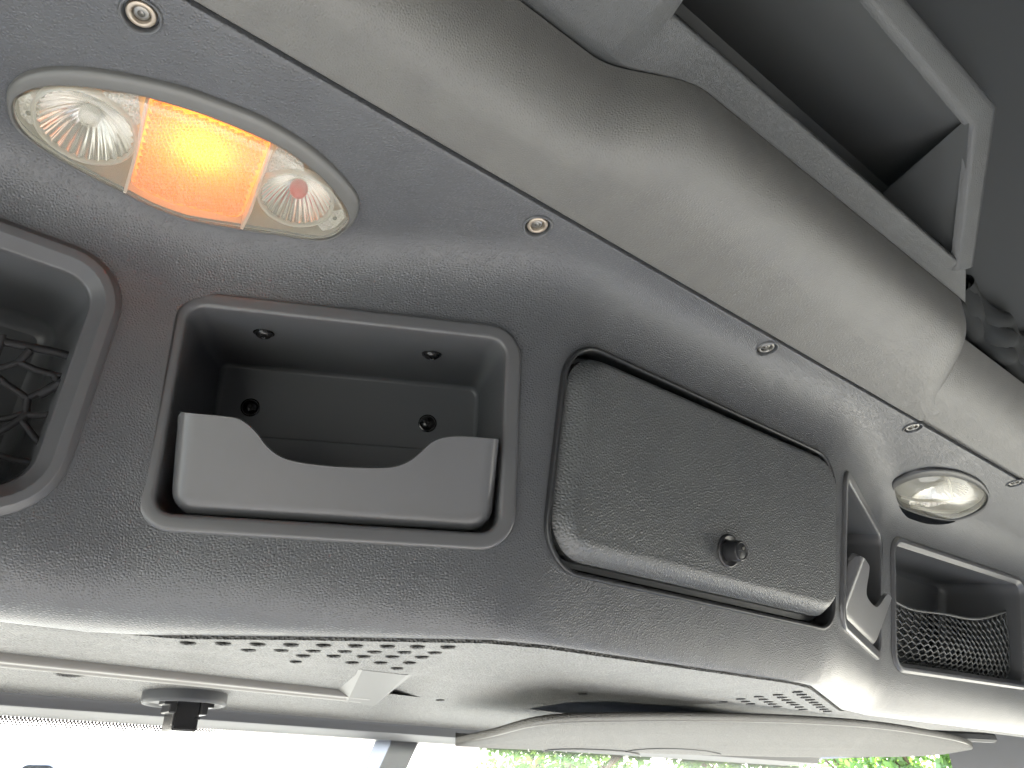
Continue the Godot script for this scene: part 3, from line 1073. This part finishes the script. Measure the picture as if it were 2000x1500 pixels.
func nets() -> void:
	var b := MB.new()
	var place := func(u: float, v: float) -> Vector3:
		u = clampf(u, 0.0, 1.0)
		v = clampf(v, 0.0, 1.0)
		var topy := lerpf(0.004, 0.024, u) - 0.018 * sin(PI * u) - 0.006 * sin(PI * 3.0 * u) * (1.0 - u)
		var boty := lerpf(-0.066, -0.058, u)
		var y := lerpf(topy, boty, pow(v, 0.85))
		var z := -0.018 + 0.012 * sin(PI * v) * sin(PI * u) + 0.010 * sin(7.0 * u) * v * (1.0 - v)
		return T4 * Vector3(lerpf(-0.112, 0.205, u), y, z)
	hex_net(b, place, 22, 10, 0.0011)
	var rope := []
	for k in 41:
		rope.append(place.call(k / 40.0, 0.0))
	tube(b, rope, 0.0017, 6)
	tag(part("storage_net", b.done(), M.net, self), "grey stretched mesh net across the far pocket of the console", "net", "nets in the console pockets")
	# the near net: thick dark cords with wide openings
	b = MB.new()
	var knots := {}
	var at := func(u: float, v: float) -> Vector3:
		var p := Vector3(lerpf(-0.30, 0.0105, u), 0.0125 - 0.070 * v, -0.022 - 0.016 * sin(PI * u) * sin(PI * v))
		p.x += 0.006 * sin(u * 37.0 + v * 11.0)
		p.y += 0.004 * sin(u * 23.0 + v * 19.0)
		return T0 * p
	var nu := 15
	for j in 6:
		for i in nu + 1:
			var off := 0.5 * (j % 2)
			var u := (i + off) / nu
			var v := j / 6.0
			if u > 1.0:
				continue
			var a: Vector3 = at.call(u, v + 0.03)
			var m: Vector3 = at.call(u, v + 0.085)
			tube(b, [a, m], 0.0021, 5)
			for e in [-0.5, 0.5]:
				var w := clampf(u + e / nu, 0.0, 1.0)
				var q: Vector3 = at.call(w, v + 1.0 / 6.0 + 0.03)
				tube(b, [m, m.lerp(q, 0.5) + Vector3(0, -0.0008, 0), q], 0.0018, 5)
	var top := []
	for k in 31:
		top.append(T0 * Vector3(lerpf(-0.31, 0.0095, k / 30.0), 0.0125 + 0.0015 * sin(k * 0.9), -0.024))
	tube(b, top, 0.0022, 6)
	tube(b, [T0 * Vector3(-0.0014, -0.010, -0.024), T0 * Vector3(0.0118, 0.0035, -0.014)], 0.0024, 6)
	tag(part("storage_net", b.done(), M.cord, self), "black thick-corded net with wide openings in the near pocket", "net", "nets in the console pockets")

# ---------------------------------------------------------------- above the seam
func crease_z(x: float) -> float:
	return lerpf(-0.178, -0.1555, smoothstep(0.198, 0.262, x))

func upper_panel() -> void:
	var t := thing("upper_trim_panel", "smooth rolled grey trim panel above the seam", "trim panel")
	var b := MB.new()
	var xs := span(XA, 0.655, 0.004)
	var rows := []
	for j in 44:
		rows.append(PackedVector3Array())
	for x in xs:
		var s := Vector2(SEAM.x + 0.0002, SEAM.y + 0.0020)
		var end := smoothstep(0.560, 0.655, x)
		var zc := crease_z(x)
		var bump := 0.010 * smoothstep(0.19, 0.26, x)
		var c := Vector2(0.2955 - bump * 0.2, lerpf(zc - 0.012 + bump, -0.212, end))
		var e := Vector2(0.336, lerpf(zc, -0.200, end))
		var out := [s + Vector2(0.006, -0.0004), s + Vector2(0.0008, 0.0), s + Vector2(0.0, 0.0008)]
		var fa := s.lerp(c, 0.45 - 0.15 * end)
		var fb := c.lerp(e, 0.75)
		line(out, s + Vector2(0.0, 0.0012), fa, 12)
		bez(out, fa, c, fb, 22)
		line(out, fb, e, 6)
		out.append(e)
		for j in 44:
			rows[j].append(Vector3(x, out[j].x, out[j].y))
	sheet(b, rows, false, Vector3.DOWN)
	part("trim_sheet", b.done(), M.upper, t)
	# the lower trim that carries on past the end of the rolled panel
	b = MB.new()
	rows = []
	for j in 24:
		rows.append(PackedVector3Array())
	for x in span(0.50, XB, 0.01):
		var s := Vector2(SEAM.x + 0.0014, SEAM.y + 0.0024)
		var c := Vector2(0.2975, -0.190)
		var out := [s + Vector2(0.006, 0.0)]
		line(out, s, s.lerp(c, 0.5), 8)
		bez(out, s.lerp(c, 0.5), c, Vector2(0.330, -0.176), 14)
		out.append(Vector2(0.330, -0.176))
		for j in 24:
			rows[j].append(Vector3(x, out[j].x, out[j].y))
	sheet(b, rows, false, Vector3.DOWN)
	tag(part("side_trim_panel", b.done(), M.upper, self), "grey trim panel carrying on behind the rolled panel's end", "trim panel")

func locker() -> void:
	# opening lies in a sloping plane through (0, 0.34, -0.138)
	var tb := frame(Vector3(0, 0.34, -0.138), Vector3.RIGHT, Vector3(0, -1, 0.88))
	var t := thing("overhead_locker", "dark open overhead locker with raised frame above the rolled panel", "locker", tb)
	var inner := ccw(rounded([Vector2(0.192, 0.0730), Vector2(0.4500, 0.0705), Vector2(0.5090, 0.0020), Vector2(0.530, 0.0000), Vector2(0.205, -0.0050)], [0.012, 0.006, 0.004, 0.002, 0.016], 6))
	var outer := [Vector2(-0.30, 0.16), Vector2(0.40, 0.16), Vector2(0.4690, 0.0850), Vector2(0.5380, 0.0010), Vector2(0.5400, -0.0010)]
	# right and top frame rails, raised towards the cab
	var b := MB.new()
	var spine := [Vector2(-0.30, 0.079), Vector2(0.30, 0.079), Vector2(0.4590, 0.0778), Vector2(0.5330, -0.0010)]
	var half := 0.0068
	var rows := []
	for q in [[-1.25, -0.004], [-1.0, 0.0], [-0.6, 0.0012], [0.45, 0.0034], [0.85, 0.0032], [1.0, 0.0018], [1.05, -0.018]]:
		var row := PackedVector3Array()
		for k in spine.size():
			var d: Vector2 = (spine[mini(k + 1, spine.size() - 1)] - spine[maxi(k - 1, 0)]).normalized()
			var nn := Vector2(-d.y, d.x)
			var wide := half * (1.35 if k == 2 else 1.0)
			var p: Vector2 = spine[k] + nn * wide * q[0]
			row.append(Vector3(p.x, p.y, q[1]))
		rows.append(row)
	sheet(b, rows, false, Vector3.BACK)
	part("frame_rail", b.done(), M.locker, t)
	# the ledge between the rolled panel and the opening
	b = MB.new()
	var ti := tb.affine_inverse()
	rows = []
	var xs := span(-0.30, 0.575, 0.006)
	for q in [0.0, 0.06, 0.12, 0.5, 0.9, 0.96, 1.0, 0.62]:
		var row := PackedVector3Array()
		for x in xs:
			var e := smoothstep(0.545, 0.575, x)
			var zc := crease_z(x)
			var open := -0.1375 if x > 0.215 else lerpf(-0.1375, -0.09, smoothstep(0.0, 1.0, (0.215 - x) / 0.012))
			var p := Vector3(x - 0.04 * q * smoothstep(0.48, 0.575, x), lerpf(0.3345, 0.3395, q), lerpf(zc - 0.001, open, q))
			if q >= 0.96 or q == 0.62:
				p.y += 0.0006 if q == 0.96 else (0.0022 if q == 1.0 else 0.012)
			if q <= 0.06:
				p.y += 0.001 if q == 0.06 else 0.004
			row.append(ti * p)
		rows.append(row)
	sheet(b, rows, false, Vector3.BACK)
	part("ledge", b.done(), M.locker, t)
	# liner
	b = MB.new()
	var a0 := Vector3(-0.28, 0.074, -0.001)
	var a1 := Vector3(0.4490, 0.0715, -0.001)
	var a2 := Vector3(0.5310, -0.0010, -0.001)
	var d1 := Vector3(0.5260, 0.0396, -0.090)
	var d2 := Vector3(0.5200, -0.0300, -0.112)
	var d0 := Vector3(-0.28, 0.0396, -0.090)
	var d3 := Vector3(-0.28, -0.0300, -0.112)
	for q in [[a0, a1, d1, d0], [d0, d1, d2, d3], [a1, a2, d2, d1]]:
		var nn: Vector3 = (q[1] - q[0]).cross(q[2] - q[0]).normalized()
		b.face(q, nn if nn.z > 0.0 else -nn)
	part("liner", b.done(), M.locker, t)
	# headliner round and behind the locker
	b = MB.new()
	b.face([Vector3(0.455, 0.0865, -0.014), Vector3(0.47, 0.0865, -0.014), Vector3(0.545, -0.003, -0.016), Vector3(0.60, -0.03, -0.045), Vector3(0.95, -0.03, -0.06), Vector3(0.95, 0.45, -0.06), Vector3(0.455, 0.45, -0.06)], Vector3.BACK)
	b.face([Vector3(-0.30, 0.0865, -0.014), Vector3(0.455, 0.0865, -0.014), Vector3(0.455, 0.45, -0.06), Vector3(-0.30, 0.45, -0.06)], Vector3.BACK)
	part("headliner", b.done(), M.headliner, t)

func curtain() -> void:
	var b := MB.new()
	for k in 3:
		var path := []
		for i in 44:
			var x := 0.592 + i * 0.008
			path.append(Vector3(x, 0.350 + 0.007 * k + 0.003 * sin(i * 0.9 + k * 2.0) + 0.003 * sin(i * 0.37 + k), -0.172 - 0.0003 * i + 0.006 * k + 0.003 * sin(i * 0.6 + k)))
		tube(b, path, 0.0085 + 0.0015 * sin(k * 1.7), 12)
	tag(part("curtain", b.done(), M.fabric, self), "bunched black curtain behind the end of the rolled panel", "curtain")

# ---------------------------------------------------------------- windscreen side
func drift(x: float) -> float:
	return -0.09 * (x - 0.1)

func header() -> void:
	var t := thing("windscreen_header", "trim strip along the top edge of the windscreen, shade put into its colour", "trim strip")
	var b := MB.new()
	var xs := span(-0.40, 1.40, 0.02)
	along_x(b, [[[0.0790, -0.555], [0.0785, -0.585], [0.0780, -0.610], [0.0777, -0.650], [0.0774, -0.690], [0.0770, -0.705], [0.0762, -0.715], [0.0745, -0.7205]]], xs, drift, -1.0)
	part("lip", b.done(), M.soffit, t)
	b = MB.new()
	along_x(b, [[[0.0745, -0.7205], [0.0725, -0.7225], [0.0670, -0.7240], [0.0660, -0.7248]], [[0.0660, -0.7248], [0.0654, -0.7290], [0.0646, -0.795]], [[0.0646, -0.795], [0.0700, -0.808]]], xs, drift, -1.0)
	part("strip", b.done(), M.header, t)  # darker than the lip: the step's shade is put into its colour
	b = MB.new()
	along_x(b, [[[0.0790, -0.5595], [0.0748, -0.5600], [0.0738, -0.5620], [0.0742, -0.5665]], [[0.0742, -0.5665], [0.0752, -0.5680], [0.0752, -0.5735], [0.0742, -0.5750]], [[0.0742, -0.5750], [0.0732, -0.5765], [0.0735, -0.5800], [0.0785, -0.5820]]], span(-0.40, 0.330, 0.02), drift, -1.0)
	part("rail", b.done(), M.rail, t)
	b = MB.new()
	lathe(b, [[[0.0105, -0.0004], [0.0098, 0.0006], [0.0085, 0.0002], [0.0075, -0.004], [0.0070, -0.008]], [[0.0070, -0.008], [0.0, -0.008]]], 28)
	part("plug_hole", b.done(), M.soffit, t, frame(Vector3(0.1155, 0.0771, -0.6100), Vector3.RIGHT, Vector3(0, -1, 0.03)))

func mirror_mount() -> void:
	var at := Vector3(0.2125, 0.0775, -0.6680)
	var t := thing("mirror_mount", "dark round mirror mount with an empty bracket on the windscreen header", "mount", frame(at, Vector3(1, 0, -0.09), Vector3.DOWN))
	var b := MB.new()
	lathe(b, [[[0.0310, -0.006], [0.0318, 0.001], [0.0318, 0.0060], [0.0312, 0.0080], [0.0300, 0.0086]], [[0.0300, 0.0086], [0.0280, 0.0080], [0.0270, 0.0066], [0.0, 0.0066]]], 48)
	part("base", b.done(), M.header, t)
	b = MB.new()
	block(b, Vector3(0.0, 0.0, 0.0160), Vector3(0.0200, 0.0200, 0.0230), 0.0012)
	part("socket", b.done(), M.black_metal, t)
	b = MB.new()
	for x in [-0.0125, 0.0125]:
		block(b, Vector3(x, 0.004, 0.0110), Vector3(0.0060, 0.0160, 0.0090), 0.0008)
		block(b, Vector3(x * 1.35, 0.006, 0.0080), Vector3(0.0060, 0.0120, 0.0040), 0.0006)
	block(b, Vector3(-0.0098, 0.0090, 0.0170), Vector3(0.0020, 0.0030, 0.0140), 0.0004)
	block(b, Vector3(0.0085, 0.0090, 0.0180), Vector3(0.0050, 0.0020, 0.0020), 0.0004)
	part("clip", b.done(), M.lock, t)

func visor() -> void:
	var near := [[0.4417, 0.0488, -0.6200], [0.4279, 0.0509, -0.5500], [0.4141, 0.0548, -0.4700], [0.4757, 0.0598, -0.4550], [0.5776, 0.0657, -0.4500], [0.7178, 0.0721, -0.4500], [0.8626, 0.0753, -0.4500], [0.9870, 0.0746, -0.4550], [1.1002, 0.0719, -0.4650], [1.1770, 0.0686, -0.4800]]
	var far := [[0.4484, 0.0474, -0.6300], [0.5275, 0.0480, -0.6450], [0.5957, 0.0486, -0.6450], [0.7010, 0.0493, -0.6350], [0.7974, 0.0498, -0.6200], [0.9433, 0.0514, -0.6000], [1.0252, 0.0539, -0.5850], [1.0900, 0.0546, -0.5500], [1.1562, 0.0580, -0.5200], [1.2044, 0.0660, -0.4950]]
	var n := []
	var f := []
	for i in 9:
		for j in 6:
			var t := j / 6.0
			n.append(Vector3(near[i][0], near[i][1], near[i][2]).cubic_interpolate(Vector3(near[i + 1][0], near[i + 1][1], near[i + 1][2]), Vector3(near[maxi(i - 1, 0)][0], near[maxi(i - 1, 0)][1], near[maxi(i - 1, 0)][2]), Vector3(near[mini(i + 2, 9)][0], near[mini(i + 2, 9)][1], near[mini(i + 2, 9)][2]), t))
			f.append(Vector3(far[i][0], far[i][1], far[i][2]).cubic_interpolate(Vector3(far[i + 1][0], far[i + 1][1], far[i + 1][2]), Vector3(far[maxi(i - 1, 0)][0], far[maxi(i - 1, 0)][1], far[maxi(i - 1, 0)][2]), Vector3(far[mini(i + 2, 9)][0], far[mini(i + 2, 9)][1], far[mini(i + 2, 9)][2]), t))
	n.append(Vector3(near[9][0], near[9][1], near[9][2]))
	f.append(Vector3(far[9][0], far[9][1], far[9][2]))
	var t := thing("sun_visor", "long pale sun visor folded up under the console over the windscreen", "sun visor")
	var b := MB.new()
	var rows := []
	for q in [[0.02, 0.005], [-0.004, 0.0042], [-0.010, 0.0026], [-0.008, 0.0006], [0.008, -0.0006], [0.022, 0.0002], [0.03, 0.0014], [0.05, 0.0012], [0.12, -0.0010], [0.3, -0.0022], [0.5, -0.0012], [0.75, -0.0012], [0.9, -0.0006], [0.97, 0.0002], [1.0, 0.0012], [1.005, 0.004], [1.0, 0.008], [0.98, 0.011]]:
		var row := PackedVector3Array()
		for i in n.size():
			row.append(n[i].lerp(f[i], q[0]) + Vector3(0, q[1], 0))
		rows.append(row)
	sheet(b, rows, false, Vector3.DOWN, -1.0)
	var top := []
	for q in [0.02, 0.5, 0.98]:
		var row := PackedVector3Array()
		for i in n.size():
			row.append(n[i].lerp(f[i], q) + Vector3(0, 0.0052 + 0.006 * q, 0))
		top.append(row)
	sheet(b, top, false, Vector3.UP, 1.0)
	part("pad", b.done(), M.visor, t)
	b = MB.new()
	var seam := []
	for i in range(2, n.size() - 1):
		seam.append(n[i].lerp(f[i], 0.075) + Vector3(0, 0.0008, 0))
	tube(b, seam, 0.0009, 6)
	part("piping", b.done(), M.rail, t)
	for q in [[10, 18, 0.80], [17, 25, 0.72]]:
		b = MB.new()
		var arc := []
		for i in range(q[0], q[1] + 1):
			var e := sin(PI * (i - q[0]) / float(q[1] - q[0]))
			arc.append(n[i].lerp(f[i], q[2] + 0.16 * (1.0 - sqrt(e))) + Vector3(0, -0.0012, 0))
		tube(b, arc, 0.0008, 5)
		part("flap_edge", b.done(), M.header, t)
	b = MB.new()
	block(b, Vector3(1.19, 0.082, -0.50), Vector3(0.14, 0.012, 0.012), 0.003, Basis(Vector3.UP, -0.25))
	part("hinge_arm", b.done(), M.header, t)

func windscreen() -> void:
	var t := thing("windscreen", "clear windscreen with a dotted black band along its top edge", "windscreen")
	var b := MB.new()
	var xs := span(-0.62, 1.48, 0.05)
	along_x(b, [[[0.069, -0.8060], [-0.25, -0.870], [-0.66, -0.960]]], xs, drift)
	part("pane", b.done(), M.glass, t)
	b = MB.new()
	var rows := []
	var first := b.v.size()
	var pitch := 0.0030
	for x in xs:
		for k in 2:
			var y := 0.0655 - 0.0135 * k
			b.vert(Vector3(x, y, -0.8030 - (0.069 - y) * 0.201 + drift(x)), Vector3(0, -0.29, 0.96), Vector2(x / pitch, k))
	for i in xs.size() - 1:
		b.quad(first + 2 * i, first + 2 * i + 2, first + 2 * i + 3, first + 2 * i + 1)
	part("dotted_band", b.done(), M.frit, t)
	b = MB.new()
	var p := [[0.5222, 0.0760], [0.5600, 0.0760], [0.495, -0.12], [0.46, -0.12]]
	for z in [-0.90, -0.86]:
		var pts := []
		for q in p:
			pts.append(Vector3(q[0], q[1], z - (0.06 - q[1]) * 0.3))
		b.face(pts, Vector3(0, 0, -1 if z < -0.88 else 1))
	for i in 4:
		var j := (i + 1) % 4
		var a := Vector3(p[i][0], p[i][1], -0.90 - (0.06 - p[i][1]) * 0.3)
		var c := Vector3(p[j][0], p[j][1], -0.90 - (0.06 - p[j][1]) * 0.3)
		var nn := (c - a).cross(Vector3(0, 0, 1)).normalized()
		b.face([a, c, c + Vector3(0, 0, 0.04), a + Vector3(0, 0, 0.04)], nn)
	tag(part("windscreen_pillar", b.done(), M.header, self), "dark upright bar behind the windscreen beside the visor tip", "pillar")

# ---------------------------------------------------------------- outside and the rest of the cab
func tree(at: Vector3, high: float, wide: float, sd_: int, label: String) -> void:
	var rng := RandomNumberGenerator.new()
	rng.seed = sd_
	var t := thing("tree", label, "tree", Transform3D(Basis(), at), "trees beyond the windscreen")
	var b := MB.new()
	tube(b, [Vector3.ZERO, Vector3(0.1, high * 0.3, 0), Vector3(0.0, high * 0.6, 0.1)], wide * 0.06, 8)
	for k in 7:
		var a := rng.randf() * TAU
		tube(b, [Vector3(0.05, high * rng.randf_range(0.3, 0.5), 0), Vector3(cos(a) * wide * 0.6, high * rng.randf_range(0.55, 0.85), sin(a) * wide * 0.6)], wide * 0.022, 6)
	part("trunk", b.done(), M.bark, t)
	b = MB.new()
	var clumps := []
	for k in 26:
		var d := Vector3(rng.randfn(), rng.randfn() * 0.9, rng.randfn()).normalized() * rng.randf_range(0.45, 1.0)
		clumps.append(Vector3(d.x * wide, high * 0.66 + d.y * high * 0.33, d.z * wide))
	for k in 3600:
		var c: Vector3 = clumps[rng.randi() % clumps.size()]
		var p := c + Vector3(rng.randfn(), rng.randfn(), rng.randfn()) * wide * 0.15
		var u := Vector3(rng.randfn(), rng.randfn(), rng.randfn()).normalized()
		var w := u.cross(Vector3(rng.randfn(), rng.randfn(), rng.randfn())).normalized()
		var s := rng.randf_range(0.07, 0.14)
		b.face([p - u * s, p + w * s * 0.5, p + u * s, p - w * s * 0.5], u.cross(w))
	part("crown", b.done(), M.leaf, t)

func structure(called: String, pts: Array, nn: Vector3, m: Material, thick := 0.02) -> void:
	var b := MB.new()
	b.face(pts, nn)
	var back := []
	for p in pts:
		back.append(p - nn * thick)
	b.face(back, -nn)
	for i in pts.size():
		var j := (i + 1) % pts.size()
		var e: Vector3 = (pts[j] - pts[i]).cross(nn).normalized()
		b.face([pts[i], pts[j], back[j], back[i]], e)
	var o := part(called, b.done(), m, self)
	o.set_meta("kind", "structure")

func cab() -> void:
	var L := -0.70
	var R := 1.56
	var ROOF := 0.62
	structure("cab_roof", [Vector3(L, ROOF, -0.75), Vector3(R, ROOF, -0.75), Vector3(R, ROOF, 1.15), Vector3(L, ROOF, 1.15)], Vector3.DOWN, M.cab_wall)
	structure("cab_front_wall", [Vector3(L, 0.0800, -0.700), Vector3(R, 0.0800, -0.83), Vector3(R, ROOF, -0.70), Vector3(L, ROOF, -0.70)], Vector3.BACK, M.headliner)
	structure("cab_rear_wall", [Vector3(L, -1.5, 1.15), Vector3(R, -1.5, 1.15), Vector3(R, ROOF, 1.15), Vector3(L, ROOF, 1.15)], Vector3.FORWARD, M.cab_wall)
	structure("cab_floor", [Vector3(L, -1.5, -1.0), Vector3(R, -1.5, -1.0), Vector3(R, -1.5, 1.15), Vector3(L, -1.5, 1.15)], Vector3.UP, M.cab_floor)
	structure("dashboard", [Vector3(L, -0.62, -1.02), Vector3(R, -0.62, -1.02), Vector3(R, -0.66, -0.45), Vector3(L, -0.66, -0.45)], Vector3.UP, M.dash)
	structure("dashboard_front", [Vector3(L, -0.68, -0.45), Vector3(R, -0.68, -0.45), Vector3(R, -1.5, -0.55), Vector3(L, -1.5, -0.55)], Vector3.BACK, M.dash)
	structure("added_bounce_slab", [Vector3(L, -0.80, -0.42), Vector3(R, -0.80, -0.42), Vector3(R, -0.80, 0.42), Vector3(L, -0.80, 0.42)], Vector3.UP, M.bounce_pale, 0.15)  # unseen slab added at cushion height to throw sunlight up at the console
	for s in [[L, Vector3.RIGHT, 0.55], [R, Vector3.LEFT, 0.60]]:
		var x: float = s[0]
		var e: float = s[2]
		structure("cab_side_wall", [Vector3(x, 0.082, -1.00), Vector3(x, ROOF, -1.00), Vector3(x, ROOF, -0.68), Vector3(x, 0.082, -0.68)], s[1], M.cab_wall)
		structure("cab_side_wall", [Vector3(x, 0.02, -0.68), Vector3(x, ROOF, -0.68), Vector3(x, ROOF, 1.15), Vector3(x, 0.02, 1.15)], s[1], M.cab_wall)
		structure("cab_side_wall", [Vector3(x, -1.5, -1.0), Vector3(x, -0.56, -1.0), Vector3(x, -0.56, 1.15), Vector3(x, -1.5, 1.15)], s[1], M.cab_wall)
		structure("cab_side_wall", [Vector3(x, -0.56, e), Vector3(x, 0.02, e), Vector3(x, 0.02, 1.15), Vector3(x, -0.56, 1.15)], s[1], M.cab_wall)

const LAMP_ENERGY := 0.00046

func _ready() -> void:
	# camera
	var cam := Camera3D.new()
	cam.name = "camera"
	add_child(cam)
	var yaw := atan2(0.633, 0.774)
	var pitch := atan(823.0 / 1500.0)
	cam.basis = Basis(Vector3.UP, -yaw) * Basis(Vector3.RIGHT, pitch)
	cam.fov = rad_to_deg(2.0 * atan(0.5))
	cam.near = 0.01
	cam.far = 400.0
	cam.current = true
	# light
	var env := Environment.new()
	env.background_mode = Environment.BG_SKY
	var sky := Sky.new()
	var sm := ProceduralSkyMaterial.new()
	sm.sky_top_color = Color(0.70, 0.80, 0.94)
	sm.sky_horizon_color = Color(1.0, 0.965, 0.89)
	sm.sky_curve = 0.20
	sm.ground_bottom_color = Color(0.45, 0.43, 0.37)
	sm.ground_horizon_color = Color(0.90, 0.84, 0.70)
	sm.energy_multiplier = 1.0
	sky.sky_material = sm
	env.sky = sky
	env.background_energy_multiplier = 1.3
	env.tonemap_mode = Environment.TONE_MAPPER_LINEAR
	env.tonemap_exposure = 11.2
	env.sdfgi_enabled = true
	env.ssao_enabled = true
	env.ssil_enabled = true
	var we := WorldEnvironment.new()
	we.environment = env
	add_child(we)
	var sun := DirectionalLight3D.new()
	sun.name = "sun"
	sun.light_energy = 1.6
	sun.light_color = Color(1.0, 0.95, 0.86)
	sun.light_angular_distance = 0.6
	sun.shadow_enabled = true
	add_child(sun)
	sun.look_at_from_position(Vector3(3.0, 1.05, -0.4), Vector3.ZERO)
	make_materials()
	make_features()
	screw_meshes()
	# large structure
	cab()
	var gp := PlaneMesh.new()
	gp.size = Vector2(600, 600)
	part("ground", gp, M.ground, self, Transform3D(Basis(), Vector3(0, -2.5, 0))).set_meta("kind", "structure")
	var con := thing("overhead_console", "large dark grey grained overhead console with pockets, door and screws", "console")
	part("panel", console_panel(), M.panel, con)
	soffit(con)
	pocket_bezel(con, T0, left_out, 0.92, 0.11)
	pocket_bezel(con, T4, right_out, 0.62, 0.10)
	door(con)
	for i in SCREWS.size():
		cup_screw(con, SCREWS[i], i < 2)
	upper_panel()
	locker()
	curtain()
	header()
	windscreen()
	visor()
	# fittings
	tray("storage_tray", "dark plastic storage tray with notched front plate beside the locked door", T1, 0.314)
	tray("storage_tray", "notched storage tray set edge-on beside the far net pocket", T3, 0.314)
	map_light()
	reading_light()
	nets()
	mirror_mount()
	var hb := MB.new()
	pillow(hb, ccw(rounded([Vector2(-0.02, 0.0), Vector2(0.02, 0.0), Vector2(0.022, -0.08), Vector2(-0.022, -0.08)], [0.010, 0.010, 0.004, 0.004])), 0.002, func(_p): return 0.0)
	ring(hb, ccw(rounded([Vector2(-0.02, 0.0), Vector2(0.02, 0.0), Vector2(0.022, -0.08), Vector2(-0.022, -0.08)], [0.010, 0.010, 0.004, 0.004])), [[[0.0, -0.03], [0.002, -0.004], [0.0, 0.0]]])
	tag(part("mirror_housing", hb.done(), M.lock, self, Transform3D(Basis(Vector3.UP, -0.4), Vector3(0.2187, 0.0440, -1.2))), "small dark rounded housing outside, just beyond the windscreen", "housing")
	# outside
	for q in [[14.0, -15.0, 5.6, 2.2, 12], [19.0, -14.0, 5.3, 2.0, 13], [25.0, -13.5, 5.8, 2.4, 14], [24.0, -8.0, 5.6, 2.3, 15], [17.5, -8.2, 4.7, 1.7, 16]]:
		tree(Vector3(q[0], -2.5, q[1]), q[2], q[3], q[4], "leafy green tree outside beyond the windscreen")
